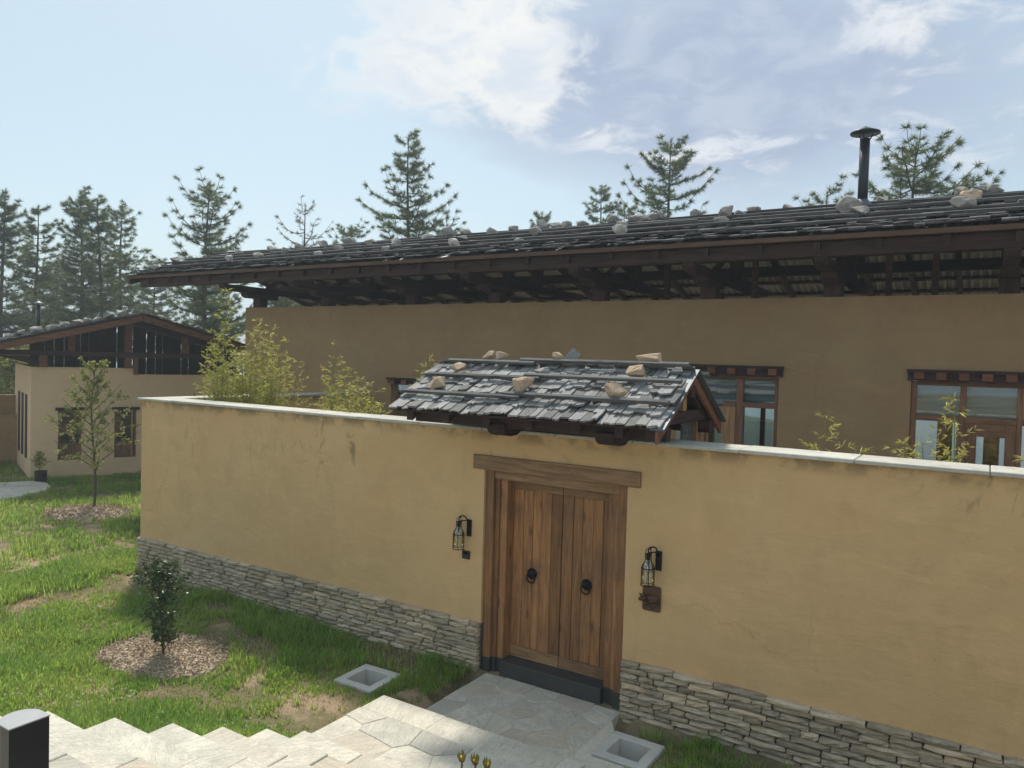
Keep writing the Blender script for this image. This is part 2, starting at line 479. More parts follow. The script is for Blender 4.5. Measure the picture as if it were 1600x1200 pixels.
M['plinth'] = m_stone('plinth_stone', [(0.38, 0.315, 0.235), (0.55, 0.465, 0.35), (0.25, 0.215, 0.17), (0.58, 0.41, 0.24)], 5.0, 0.92, 0.5, 0.7, 0.3)
M['mortar'] = m_simple('dark_joint', (0.12, 0.11, 0.095), 0.95, 0, 0.3, 10, 0.3)
M['coping'] = m_stone('coping_stone', [(0.48, 0.465, 0.41), (0.58, 0.56, 0.49), (0.37, 0.36, 0.33)], 3.0, 0.85, 0.15, 0.25)
M['rock_tan'] = m_stone('tan_rock', [(0.46, 0.33, 0.22), (0.58, 0.44, 0.31), (0.36, 0.28, 0.21), (0.50, 0.33, 0.22)], 10.0, 0.9, 0.3, 1.0)
M['rock_grey'] = m_stone('grey_rock', [(0.32, 0.305, 0.28), (0.50, 0.48, 0.44), (0.18, 0.17, 0.16), (0.46, 0.38, 0.28)], 9.0, 0.9, 0.5, 1.0)
M['concrete'] = m_simple('drain_concrete', (0.55, 0.54, 0.50), 0.9, 0, 0.25, 5, 0.5, 0.2)
M['black_metal'] = m_simple('black_metal', (0.012, 0.013, 0.016), 0.45, 0.6, 0.3, 20, 0.05)
M['boll_side'] = m_simple('bollard_paint', (0.012, 0.015, 0.020), 0.35, 0.2, 0.4, 5, 0.05)
M['boll_top'] = m_simple('pale_bollard_top', (0.30, 0.31, 0.32), 0.45, 0.3, 0.2, 6, 0.05)  # top plate coloured much paler than the body
M['pipe'] = m_simple('flue_paint', (0.030, 0.040, 0.044), 0.4, 0.5, 0.25, 4, 0.05)
M['zinc'] = m_simple('corrugated_zinc', (0.25, 0.265, 0.275), 0.55, 0.35, 0.2, 3, 0.05)
M['flash'] = m_simple('dark_flashing', (0.10, 0.12, 0.14), 0.5, 0.3, 0.2, 3, 0.05)
M['ceiling'] = m_simple('dark_attic_boards', (0.022, 0.018, 0.016), 0.9)
M['room'] = m_simple('room_wall', (0.12, 0.10, 0.08), 0.9)
M['blind'] = m_simple('grey_linen_blind', (0.42, 0.43, 0.40), 0.9, 0, 0.1, 2.0, 0.3)
M['glass'] = m_glass('window_glass', (0.86, 0.92, 0.94), 0.03)
M['lamp_glass'] = m_glass('lamp_glass', (0.93, 0.95, 0.93), 0.06)
M['bulb'] = m_simple('bulb_brass', (0.75, 0.62, 0.30), 0.25, 0.2, 0.1)
M['filament'] = m_simple('bulb_frosted', (0.85, 0.82, 0.70), 0.3, 0, 0.05)
M['rust'] = m_simple('rust_brown_metal', (0.115, 0.060, 0.036), 0.6, 0.3, 0.35, 14, 0.4)
M['plate_dark'] = m_simple('dark_plate', (0.040, 0.036, 0.034), 0.6, 0.2, 0.4, 25, 0.4)
M['sill_stone'] = m_simple('dark_sill_stone', (0.052, 0.055, 0.055), 0.5, 0, 0.35, 5, 0.15)
M['pot'] = m_simple('dark_pot', (0.02, 0.024, 0.026), 0.5)
M['bark'] = m_stone('pine_bark', [(0.055, 0.045, 0.038), (0.11, 0.09, 0.075), (0.035, 0.03, 0.026)], 3.0, 0.95, 0.2, 0.8)
M['twig'] = m_simple('twig_bark', (0.10, 0.075, 0.05), 0.9, 0, 0.3, 12, 0.3)
M['culm'] = m_simple('bamboo_culm', (0.20, 0.22, 0.06), 0.6, 0, 0.3, 12, 0.1)
M['needle'] = m_leaf('pine_needles', (0.065, 0.11, 0.060), (0.125, 0.17, 0.085), 0.35, 0.55, patch=0.7)
M['needle_dry'] = m_leaf('dry_needles', (0.13, 0.095, 0.055), (0.10, 0.10, 0.05), 0.25, 0.7, patch=0.5)
M['bamboo'] = m_leaf('bamboo_leaf', (0.30, 0.30, 0.06), (0.42, 0.38, 0.13), 0.5, 0.5, patch=1.6)
M['tree_leaf'] = m_leaf('young_tree_leaf', (0.17, 0.21, 0.055), (0.32, 0.31, 0.10), 0.45, 0.5, patch=2.0)
M['shrub_leaf'] = m_leaf('glossy_shrub_leaf', (0.032, 0.075, 0.032), (0.060, 0.11, 0.045), 0.2, 0.36, patch=3.0)
M['grass'] = m_leaf('grass_blade', (0.19, 0.325, 0.062), (0.33, 0.43, 0.10), 0.5, 0.5, patch=0.75)
M['dry_grass'] = m_leaf('dry_grass_blade', (0.42, 0.34, 0.19), (0.34, 0.31, 0.15), 0.3, 0.7, patch=1.0)
M['petal_white'] = m_leaf('white_clover', (0.75, 0.75, 0.70), (0.80, 0.80, 0.74), 0.2, 0.6)
M['bud_yellow'] = m_leaf('yellow_petal', (0.62, 0.36, 0.02), (0.60, 0.45, 0.03), 0.3, 0.5)
M['bud_green'] = m_leaf('bud_bract', (0.10, 0.10, 0.035), (0.22, 0.15, 0.06), 0.25, 0.5)
M['chips'] = m_leaf('wood_chips', (0.36, 0.28, 0.195), (0.48, 0.385, 0.285), 0.0, 0.9, patch=2.5)


def m_ground():
    m, t, out = new_mat('lawn_soil')
    geo = t.n.new('ShaderNodeNewGeometry').outputs['Position']
    n1 = t.noise(geo, 0.8, 6, 0.62, 0.3); n2 = t.noise(geo, 14, 5, 0.7); n3 = t.noise(geo, 0.02, 4, 0.6)
    soil = t.mix(n2, (0.24, 0.17, 0.11), (0.42, 0.32, 0.22))
    turf = t.mix(n2, (0.11, 0.105, 0.05), (0.22, 0.19, 0.11))
    col = t.mix(t.ramp(n1, 0.46, 0.60), turf, soil)
    far = t.mix(n3, (0.06, 0.085, 0.035), (0.10, 0.12, 0.06))
    d = t.ramp(t.vmath('LENGTH', geo), 40.0, 90.0)
    col = t.mix(d, col, far)
    finish(t, out, col, 0.95, t.math('ADD', n2, n1), 0.6, 0.04, 0.1)
    return m


def m_flag():
    m, t, out = new_mat('pale_flagstone')
    co = t.n.new('ShaderNodeNewGeometry').outputs['Position']
    rnd = t.n.new('ShaderNodeObjectInfo').outputs['Random']
    ang = t.math('MULTIPLY', rnd, 6.28)
    rt = t.add('ShaderNodeVectorRotate', {'Vector': co, 'Angle': ang}, rotation_type='Z_AXIS').outputs[0]
    rt = t.vmath('ADD', rt, t.vmath('SCALE', (13.0, 29.0, 7.0), s=rnd))
    n1 = t.noise(rt, 2.2, 6, 0.65, 0.8)
    vein = t.noise(t.add('ShaderNodeMapping', {'Vector': rt, 'Scale': (1.0, 3.6, 3.0)}).outputs[0], 3.2, 8, 0.72, 1.8)
    n2 = t.noise(rt, 34, 5, 0.75); n3 = t.noise(rt, 9, 5, 0.7, 0.6)
    col = t.mix(t.ramp(n1, 0.35, 0.65), (0.62, 0.59, 0.50), (0.78, 0.735, 0.615))
    col = t.mix(t.math('MULTIPLY', t.ramp(vein, 0.50, 0.64), 0.50), col, (0.37, 0.36, 0.32))
    crack = t.math('SUBTRACT', 1.0, t.math('MULTIPLY', t.math('ABSOLUTE', t.math('SUBTRACT', vein, 0.46)), 45.0), clamp=True)
    col = t.mix(t.math('MULTIPLY', crack, 0.45), col, (0.20, 0.19, 0.165))
    col = t.mix(t.math('MULTIPLY', t.ramp(rnd, 0.60, 0.98), 0.45), col, (0.56, 0.45, 0.33))
    col = t.mix(t.math('MULTIPLY', t.ramp(t.math('FRACT', t.math('MULTIPLY', rnd, 5.7)), 0.82, 1.0), 0.5), col, (0.34, 0.345, 0.325))
    col = t.mix(t.math('MULTIPLY', t.ramp(n2, 0.52, 0.72), 0.40), col, (0.36, 0.34, 0.29))
    col = t.mix(t.math('MULTIPLY', t.ramp(n3, 0.58, 0.72), 0.30), col, (0.80, 0.77, 0.68))
    h = t.math('ADD', t.math('MULTIPLY', vein, 1.2), t.math('ADD', t.math('MULTIPLY', n2, 0.35), t.math('MULTIPLY', n3, 0.5)))
    finish(t, out, col, 0.82, h, 0.9, 0.022, 0.3)
    return m


M['ground'] = m_ground()
M['soil'] = m_simple('loose_soil', (0.30, 0.21, 0.14), 0.95, 0, 0.4, 18, 0.8, 0.1)
M['flag'] = m_flag()

# ------------------------------------------------------------------ terrain
def ground_z(x, y):
    x = np.asarray(x, float); y = np.asarray(y, float)
    def sm(a, b, v):
        q = np.clip((v - a) / (b - a), 0, 1); return q * q * (3 - 2 * q)
    left = 0.17 * np.clip(-2.2 - y, 0, 4.5) * sm(-13.0, -6.0, x) + 0.05 * np.clip(-3 - y, 0, 8)
    bank = np.clip(0.42 * np.clip(-2.25 - y, 0, 10), 0, 2.0) * sm(-7.0, -5.2, x)
    left = np.maximum(left, bank)
    right = np.clip(0.37 * np.clip(-1.6 - y, 0, 20), 0, 2.1)
    w = sm(-5.0, -2.9, x)
    z = left * (1 - w) + right * w
    # in the direction of the valley behind the long house the hill falls away
    east = sm(-30, -12, x)
    z = z - east * 0.42 * np.clip(y - 11.0, 0, 90) - 0.5 * sm(40, 400, np.hypot(x, y)) * 70
    z = z + 0.05 * (fbm(x * 0.5, y * 0.5, 3) - 0.5) * sm(0.5, 2.5, np.abs(y + 0.2)) * (1 - sm(30, 60, np.hypot(x, y)))
    return z


def axis_steps(lo, hi, near_lo, near_hi, fine, grow=1.25):
    a = list(np.arange(near_lo, near_hi + 1e-6, fine))
    s = fine
    while a[-1] < hi: s *= grow; a.append(min(hi, a[-1] + s))
    s = fine
    while a[0] > lo: s *= grow; a.insert(0, max(lo, a[0] - s))
    return np.array(a)


gx = axis_steps(-1500, 1500, -26, 5, 0.25); gy = axis_steps(-400, 1500, -9, 12, 0.25)
GX, GY = np.meshgrid(gx, gy)
GZ = ground_z(GX, GY)
inside = (GX > -5.1) & (GX < -3.0) & (GY < -0.0) & (GY > -9)
GZ = np.where(inside, np.minimum(GZ, -0.25), GZ)
# holes under the drain pits
for (dx, dy) in ((-5.95, -0.97), (-2.79, -0.74)):
    GZ = np.where((abs(GX - dx) < 0.27) & (abs(GY - dy) < 0.27), -0.4, GZ)
gv = np.stack([GX.ravel(), GY.ravel(), GZ.ravel()], 1)
ny, nx = GX.shape
ii = np.arange(ny * nx).reshape(ny, nx)
q = np.stack([ii[:-1, :-1].ravel(), ii[:-1, 1:].ravel(), ii[1:, 1:].ravel(), ii[1:, :-1].ravel()], 1)
tri = np.concatenate([q[:, [0, 1, 2]], q[:, [0, 2, 3]]])
ground = np_mesh('ground', gv, tri, M['ground'], smooth=True)
tag(ground, 'grassy ground of the hilltop with bare soil patches', kind='structure')
court = MB().box(-11.66, 3.9, 0.38, 5.02, 0.7, 1.2).build('courtyard_ground', M['ground'])
tag(court, 'soil floor of the walled courtyard', kind='structure')

# ------------------------------------------------------------------ shared piece meshes
def stone_meshes(mat, n=10, seed=5):
    """unit stones (1 x 1 x 1), rough front towards -Y"""
    r = random.Random(seed); out = []
    for k in range(n):
        nx_, nz_ = 5, 4
        vs = []; fs = []
        for j in range(nz_):
            for i in range(nx_):
                x = -0.5 + i / (nx_ - 1); z = -0.5 + j / (nz_ - 1)
                edge = i in (0, nx_ - 1) or j in (0, nz_ - 1)
                x2 = x * (1 - (0.015 if i in (0, nx_ - 1) else 0)) + r.uniform(-0.018, 0.018)
                z2 = z * (1 - (0.03 if j in (0, nz_ - 1) else 0)) + r.uniform(-0.05, 0.05)
                if i in (0, nx_ - 1) and j in (0, nz_ - 1): x2 *= r.uniform(0.95, 1.0); z2 *= r.uniform(0.86, 1.0)
                y = -0.5 + (0.16 if edge else 0.0) + r.uniform(-0.12, 0.14)
                vs.append((x2, y, z2))
        for j in range(nz_ - 1):
            for i in range(nx_ - 1):
                a = j * nx_ + i; fs.append((a, a + 1, a + nx_ + 1, a + nx_))
        rim = [i for i in range(nx_)] + [j * nx_ + nx_ - 1 for j in range(1, nz_)] + [(nz_ - 1) * nx_ + i for i in range(nx_ - 2, -1, -1)] + [j * nx_ for j in range(nz_ - 2, 0, -1)]
        b = len(vs)
        for i in rim: vs.append((vs[i][0] * 0.98, 0.5, vs[i][2] * 0.98))
        for k2 in range(len(rim)):
            a, c = rim[k2], rim[(k2 + 1) % len(rim)]
            fs.append((c, a, b + k2, b + (k2 + 1) % len(rim)))
        out.append(mesh_only('stone', vs, fs, mat))
    return out


def shingle_geom(r):
    """unit shingle: x -.5..5 wide, y 0 (butt) ..1 (head), z 0..1 thick"""
    n = 4
    low = [(-0.5 + i / (n - 1), r.uniform(-0.03, 0.05) + (0.05 if r.random() < 0.2 else 0)) for i in range(n)]
    skew = r.uniform(-0.05, 0.05)
    top = [(-0.5 + skew, 1.0), (0.5 + skew, 1.0)]
    poly = low + [top[1], top[0]]
    vs = [(x, y, 0.0) for x, y in poly] + [(x, y, (1.0 if i < n else 0.5) + r.uniform(-0.15, 0.15)) for i, (x, y) in enumerate(poly)]
    k = len(poly)
    fs = [tuple(range(k - 1, -1, -1)), tuple(range(k, 2 * k))] + [(i, (i + 1) % k, k + (i + 1) % k, k + i) for i in range(k)]
    return vs, fs


SH_R = random.Random(3)
SH_GEOM = [shingle_geom(SH_R) for _ in range(10)]
SH_MESH = [mesh_only('shingle', v, f, M['shingle']) for v, f in SH_GEOM]
SH_MESH_D = [mesh_only('shingle', v, f, M['shingle_dark']) for v, f in SH_GEOM]


def rock_mesh(r, mat, flat=0.75, n=15):
    bm = bmesh.new()
    for _ in range(n):
        v = Vector((r.gauss(0, 1), r.gauss(0, 1), r.gauss(0, 1))).normalized()
        v = Vector((v.x * 0.5, v.y * 0.5, v.z * 0.5)) * r.uniform(0.85, 1.1)
        # blocky: push towards a box
        v = Vector([math.copysign(min(abs(c) * 1.35, 0.5), c) for c in v])
        bm.verts.new((v.x, v.y, v.z * flat))
    bmesh.ops.convex_hull(bm, input=bm.verts[:])
    bmesh.ops.delete(bm, geom=[v for v in bm.verts if not v.link_faces], context='VERTS')
    bmesh.ops.bevel(bm, geom=bm.edges[:], offset=0.035, segments=1, affect='EDGES')
    bmesh.ops.triangulate(bm, faces=bm.faces[:])
    bmesh.ops.subdivide_edges(bm, edges=[e for e in bm.edges if e.calc_length() > 0.2], cuts=1)
    for v in bm.verts:
        v.co += Vector((r.uniform(-1, 1), r.uniform(-1, 1), r.uniform(-1, 1))) * 0.022
    bmesh.ops.recalc_face_normals(bm, faces=bm.faces[:])
    me = bpy.data.meshes.new('rock'); bm.to_mesh(me); bm.free()
    me.materials.append(mat)
    return me


RK = random.Random(21)
ROCK_T = [rock_mesh(RK, M['rock_tan']) for _ in range(6)]
ROCK_G = [rock_mesh(RK, M['rock_grey']) for _ in range(8)]
ORD = ['first', 'second', 'third', 'fourth', 'fifth', 'sixth', 'seventh', 'eighth', 'ninth', 'tenth', 'eleventh', 'twelfth', 'thirteenth', 'fourteenth',
       'fifteenth', 'sixteenth', 'seventeenth', 'eighteenth', 'nineteenth', 'twentieth', 'twenty-first', 'twenty-second', 'twenty-third', 'twenty-fourth', 'twenty-fifth']


def rect_wall(mb, x0, x1, z0, z1, y0, y1, holes):
    """wall slab in the XZ plane from y0 (front) to y1 with rectangular openings"""
    xs = sorted({x0, x1, *[h[0] for h in holes], *[h[1] for h in holes]}); zs = sorted({z0, z1, *[h[2] for h in holes], *[h[3] for h in holes]})
    xs = [x for x in xs if x0 <= x <= x1]; zs = [z for z in zs if z0 <= z <= z1]
    solid = {}
    for i in range(len(xs) - 1):
        for j in range(len(zs) - 1):
            cx, cz = (xs[i] + xs[i + 1]) / 2, (zs[j] + zs[j + 1]) / 2
            solid[i, j] = not any(h[0] < cx < h[1] and h[2] < cz < h[3] for h in holes)
    idx = {}
    def vid(i, j, k):
        key = (i, j, k)
        if key not in idx:
            idx[key] = len(mb.v); mb.v.append(Vector((xs[i], (y0, y1)[k], zs[j])))
        return idx[key]
    for (i, j), s in solid.items():
        if not s: continue
        mb.f.append((vid(i, j, 0), vid(i + 1, j, 0), vid(i + 1, j + 1, 0), vid(i, j + 1, 0)))
        mb.f.append((vid(i, j, 1), vid(i, j + 1, 1), vid(i + 1, j + 1, 1), vid(i + 1, j, 1)))
        for di, dj, a, b in ((-1, 0, (i, j), (i, j + 1)), (1, 0, (i + 1, j + 1), (i + 1, j)), (0, -1, (i + 1, j), (i, j)), (0, 1, (i, j + 1), (i + 1, j + 1))):
            if not solid.get((i + di, j + dj), False):
                mb.f.append((vid(*a, 0), vid(*b, 0), vid(*b, 1), vid(*a, 1)))
    return mb


# ------------------------------------------------------------------ courtyard wall
WX0, WX1 = -12.04, 4.2
DX0, DX1 = -5.05, -3.205
CAP_Z = 2.905
cw = thing('courtyard_wall', 'long ochre plaster garden wall with stone plinth and pale coping', 'wall', (-6.0, 0.2, 0.0))
mbw = rect_wall(MB(), WX0, WX1, 0.572, CAP_Z, 0.0, 0.40, [(DX0, DX1, 0.0, 2.53)])
mbw.box(WX0, WX0 + 0.38, 0.4004, 4.995, 0.2, CAP_Z)
mbw.box(WX1 - 0.38, WX1, 0.4004, 4.995, 0.2, CAP_Z)
mbw.build('plaster', M['plaster'], cw)
mbk = MB().box(WX0 + 0.01, DX0 - 0.005, 0.012, 0.39, -0.5, 0.571).box(DX1 + 0.005, WX1 - 0.01, 0.012, 0.39, -0.5, 0.571)
mbk.box(WX0 + 0.01, WX0 + 0.37, 0.39, 4.99, -0.5, 0.2)
mbk.build('plinth_core', M['mortar'], cw)
STONES = stone_meshes(M['plinth'])
STONE_GEO = [([v.co.copy() for v in me.vertices], [tuple(p.vertices) for p in me.polygons]) for me in STONES]
pieces = []
rs = random.Random(12)
for xa, xb in ((WX0 - 0.03, DX0 - 0.005), (DX1 + 0.005, WX1)):
    heights = []; z = 0.592
    first = True
    while z > -0.06:
        h = rs.uniform(0.045, 0.080)
        x = xa; off = rs.uniform(0, 0.2)
        while x < xb - 0.001:
            w_ = rs.uniform(0.16, 0.42) if not first else rs.uniform(0.24, 0.55)
            if x == xa: w_ = max(0.10, w_ - off)
            if xb - (x + w_) < 0.12: w_ = xb - x
            hh = h * rs.uniform(0.92, 1.02)
            split = (not first) and rs.random() < 0.10 and w_ > 0.25
            pieces.append((x + w_ / 2, z - h / 2 + rs.uniform(-0.004, 0.004), w_ - rs.uniform(0.002, 0.010), hh - 0.002, rs.uniform(0.0, 0.026) + (0.012 if first else 0)))
            x += w_
        z -= h; first = False
pieces.sort(key=lambda p: (p[0] - 0.0) ** 2 + 56 + (0 if p[0] < 0.35 else 1e4))
sm_ = MB()
for i, (px, pz, w_, h_, out_) in enumerate(pieces):
    k = rs.randrange(len(STONES))
    flip = rs.choice((-1, 1))
    Mx = Matrix.Translation((px, 0.055 - out_ - 0.05, pz)) @ Matrix.Rotation(rs.uniform(-0.02, 0.02), 4, 'Y') @ Matrix.Diagonal((w_ * flip, 0.10, h_ * rs.choice((-1, 1)), 1))
    if Mx.determinant() < 0: Mx = Mx @ Matrix.Diagonal((-1, 1, 1, 1))
    if i < 300:
        link_mesh('stone', STONES[k], None, cw, Mx)
    else:
        sm_.raw(STONE_GEO[k][0], STONE_GEO[k][1], Mx)
tag(sm_.build('plinth_stones', M['plinth'], cw), kind='stuff')
# coping slabs
x = WX0 - 0.06
while x < WX1:
    L = rs.uniform(0.92, 1.12)
    if x + L > WX1 - 0.4: L = WX1 + 0.06 - x
    dz = rs.uniform(-0.003, 0.003)
    MB().box(x + 0.004, x + L - 0.004, -0.05 + rs.uniform(-0.006, 0.006), 0.45, CAP_Z + 0.001, CAP_Z + 0.038 + dz).build('coping_slab', M['coping'], cw, bevel=0.006)
    x += L
    if x >= WX1: break
y = 0.455
while y < 4.95:
    L = min(rs.uniform(0.9, 1.1), 4.97 - y)
    if L < 0.15: break
    MB().box(WX0 - 0.06, WX0 + 0.43, y, y + L - 0.008, CAP_Z + 0.001, CAP_Z + 0.038 + rs.uniform(-0.003, 0.003)).build('coping_slab', M['coping'], cw, bevel=0.006)
    y += L

# ------------------------------------------------------------------ wooden gate in the wall
gt = thing('wooden_gate', 'weathered double plank door in a stepped timber frame', 'gate', (-4.125, 0.15, 0.0))
MB().box(-5.205, -3.055, -0.028, 0.34, 2.441, 2.612).build('lintel', M['gate_wood_x'], gt, bevel=0.006)
for s, xs in ((1, DX0), (-1, DX1)):
    def bx(a, b, y0, z0, z1, nm, mt):
        x0, x1 = sorted((xs + s * a, xs + s * b))
        MB().box(x0, x1, y0, 0.36, z0, z1).build(nm, mt, gt, bevel=0.004)
    bx(0.012, 0.112, 0.035, 0.17, 2.439, 'jamb', M['gate_wood_v'])
    bx(0.114, 0.168, 0.085, 0.17, 2.40, 'jamb', M['gate_wood_v'])
    bx(0.170, 0.262, 0.110, 0.17, 2.325, 'jamb', M['gate_wood_v'])
    bx(0.010, 0.114, 0.030, -0.02, 0.168, 'jamb_base', M['sill_stone'])
    bx(0.116, 0.170, 0.080, -0.02, 0.168, 'jamb_base', M['sill_stone'])
    bx(0.172, 0.266, 0.104, -0.02, 0.168, 'jamb_base', M['sill_stone'])
MB().box(DX0 + 0.113, DX1 - 0.113, 0.055, 0.33, 2.332, 2.440).build('head_board', M['gate_wood_x'], gt, bevel=0.004)
MB().box(DX0 + 0.267, -3.46, 0.02, 0.33, -0.02, 0.176).build('threshold', M['sill_stone'], gt, bevel=0.006)
MB().box(-3.458, DX1 - 0.267, 0.021, 0.33, -0.02, 0.175).build('threshold', M['sill_stone'], gt, bevel=0.006)
LY = 0.255
for xa, xb, kx in ((DX0 + 0.263, -4.120, -4.504), (-4.112, DX1 - 0.263, -3.781)):
    lf = MB().box(xa, xb, LY + 0.04, LY + 0.06, 0.09, 2.331).build('door_leaf', M['gate_wood_v'], gt)
    MB().box(xa, xb, LY, LY + 0.0398, 2.205, 2.330).build('rail', M['gate_wood_x'], lf, bevel=0.003)
    MB().box(xa, xb, LY - 0.002, LY + 0.0398, 0.092, 0.305).build('rail', M['gate_wood_x'], lf, bevel=0.003)
    xs_ = [xa] + [xa + (xb - xa) * (i + rs.uniform(-0.08, 0.08)) / 5 for i in range(1, 5)] + [xb]
    for i in range(5):
        MB().box(xs_[i] + 0.002, xs_[i + 1] - 0.002, LY + rs.uniform(0.002, 0.012), LY + 0.0395, 0.306, 2.204).build('plank', M['gate_wood_v'], lf, bevel=0.005)
    kn = MB()
    kn.lathe([(0.064, 0.012), (0.066, 0.0), (0.060, -0.012), (0.045, -0.032), (0.022, -0.044), (0.002, -0.047)], (kx, LY, 1.215), 20, 'y')
    kn.tube([(kx + 0.053 * math.sin(t), LY - 0.030 - 0.012 * math.cos(t), 1.165 + 0.055 * math.cos(t)) for t in [2 * math.pi * i / 24 for i in range(25)]], 0.0085, 8, False)
    kn.build('knocker', M['black_metal'], lf, smooth=True)

# ------------------------------------------------------------------ roof over the gate
GE_Y, GE_Z, GR_Y, GR_Z = -0.78, 3.155, 0.20, 3.725
GX0, GX1 = -5.90, -2.575
gs = (GR_Z - GE_Z) / (GR_Y - GE_Y)
g_ang = math.atan(gs)
def gline(y): return GR_Z - gs * abs(y - GR_Y)
gr = thing('gate_roof', 'little pitched shingle roof with battens over the wooden gate', 'roof', (-4.2, 0.2, 2.95))
BE_Y = 2 * GR_Y - GE_Y
deck = MB()
for a, b in ((GE_Y + 0.05, GR_Y), (GR_Y, BE_Y - 0.05)):
    deck.prism([(a, gline(a) - 0.035), (b, gline(b) - 0.035), (b, gline(b) - 0.055), (a, gline(a) - 0.055)], 'x', GX0 + 0.06, GX1 - 0.01)
deck.build('deck', M['dark_wood_x'], gr)
for sgn in (-1, 1):       # metal flashing under the verge shingles
    ya, yb = (GE_Y + 0.01, GR_Y - 0.002) if sgn < 0 else (GR_Y + 0.002, BE_Y + 0.03)
    MB().prism([(ya, gline(ya) - 0.030), (yb, gline(yb) - 0.030), (yb, gline(yb) - 0.012), (ya, gline(ya) - 0.012)], 'x', GX1 - 0.10, GX1 + 0.045).build('verge_sheet', M['flash'], gr)
    MB().prism([(ya, gline(ya) - 0.16), (yb, gline(yb) - 0.16), (yb, gline(yb) - 0.036), (ya, gline(ya) - 0.036)], 'x', GX1 - 0.045, GX1 - 0.012).build('barge_board', M['rake_wood'], gr)
for xr in (-5.66, -5.15, -4.60, -4.06, -3.50, -3.03, -2.70):
    for sgn in (-1, 1):
        ya, yb = (GE_Y + 0.10, GR_Y - 0.03) if sgn < 0 else (GR_Y + 0.03, BE_Y - 0.10)
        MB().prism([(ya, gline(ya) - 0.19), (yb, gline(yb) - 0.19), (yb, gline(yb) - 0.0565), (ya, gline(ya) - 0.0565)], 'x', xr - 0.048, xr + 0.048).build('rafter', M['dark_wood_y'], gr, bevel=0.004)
for yy, nm in ((-0.47, 'eave_beam'), (0.87, 'eave_beam')):
    MB().box(GX0 + 0.20, GX1 - 0.02, yy - 0.06, yy + 0.06, gline(yy) - 0.33, gline(yy) - 0.195).build(nm, M['dark_wood_x'], gr, bevel=0.006)
MB().box(GX0 + 0.15, GX1 - 0.015, GR_Y - 0.06, GR_Y + 0.06, GR_Z - 0.30, GR_Z - 0.085).build('ridge_beam', M['dark_wood_x'], gr, bevel=0.006)
for xb_ in (-4.53, -3.22):
    prof = [(-0.60, 3.055), (-0.60, 3.00), (-0.57, 2.955), (-0.51, 2.925), (-0.43, 2.915), (-0.30, 2.918), (-0.22, 2.955), (1.0, 2.955), (1.0, 3.055)]
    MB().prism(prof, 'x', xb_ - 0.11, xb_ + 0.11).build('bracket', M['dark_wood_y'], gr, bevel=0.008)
for xt in (-2.72, -5.6):
    MB().box(xt - 0.06, xt + 0.06, -0.30, 0.86, 3.15, 3.27).build('tie_beam', M['dark_wood_y'], gr, bevel=0.006)
    MB().box(xt - 0.045, xt + 0.045, 0.15, 0.25, 3.2705, GR_Z - 0.301).build('king_post', M['pale_wood_z'], gr, bevel=0.004)
for xp in (-2.80, -5.50):
    MB().box(xp - 0.065, xp + 0.065, 0.80, 0.93, 1.2, 3.149).build('porch_post', M['pale_wood_z'], gr, bevel=0.006)
    for i in range(4):
        MB().box(xp - 0.014, xp + 0.014, 0.475 + i * 0.081, 0.475 + i * 0.081 + 0.077, 1.25, 3.149).build('porch_board', M['batten'], gr, bevel=0.002)
# shingles of the gate roof
rsh = random.Random(77)
def shingle_course(parent, meshes, ex, es, nn, O, length, u, wmin, wmax, sl, thick, first_off=0.0, lift=0.06, jit=0.03, missing=0.0, collect=None):
    """one course: butts at distance u up the slope, from O along ex"""
    x = first_off
    while x < length - 0.03:
        w_ = min(rsh.uniform(wmin, wmax), length - x + 0.02)
        if rsh.random() >= missing:
            uu = u + rsh.uniform(-jit, jit)
            rot = rsh.uniform(-0.035, 0.035) + (rsh.uniform(-0.15, 0.15) if rsh.random() < 0.06 else 0)
            li = lift * rsh.uniform(0.6, 1.5) + (rsh.uniform(0.02, 0.09) if rsh.random() < 0.16 else 0)
            a = es * math.cos(-li) + nn * math.sin(-li)
            nz = ex.cross(a)
            cx = math.cos(rot); sx = math.sin(rot)
            e2 = ex * cx + a * sx; a2 = a * cx - ex * sx
            tk = thick * rsh.uniform(0.7, 1.5)
            P = O + ex * (x + w_ / 2) + es * uu + nn * (sl * math.sin(li) * 0.92 + 0.003 + rsh.uniform(0, 0.006))
            Mx = frame(P, e2 * (w_ - 0.004), a2 * sl * rsh.uniform(0.92, 1.05), nz * tk)
            k = rsh.randrange(len(meshes))
            if collect is not None: collect.append((Mx, k))
            else: link_mesh('shingle', meshes[k], None, parent, Mx)
        x += w_ + rsh.uniform(0, 0.006)
ex = Vector((1, 0, 0))
es = Vector((0, math.cos(g_ang), math.sin(g_ang))); nn = ex.cross(es)
SL = (GR_Y - GE_Y) / math.cos(g_ang)
O = Vector((GX0, GE_Y, GE_Z)) - nn * 0.034
for k in range(6):
    shingle_course(gr, SH_MESH, ex, es, nn, O, GX1 - GX0, k * SL / 6.0 + (0 if k == 0 else 0.01), 0.055, 0.145, 0.42 if k < 4 else 0.42 - 0.10 * (k - 3), 0.017, lift=0.08, jit=0.016 if k == 0 else 0.05)
es_b = Vector((0, -math.cos(g_ang), math.sin(g_ang))); ex_b = Vector((-1, 0, 0)); nb = ex_b.cross(es_b)
Ob = Vector((GX1, BE_Y, GE_Z)) - nb * 0.034
for k in range(5):
    shingle_course(gr, SH_MESH, ex_b, es_b, nb, Ob, GX1 - GX0, k * SL / 5.0, 0.12, 0.26, 0.40 if k < 4 else 0.28, 0.016, lift=0.075)
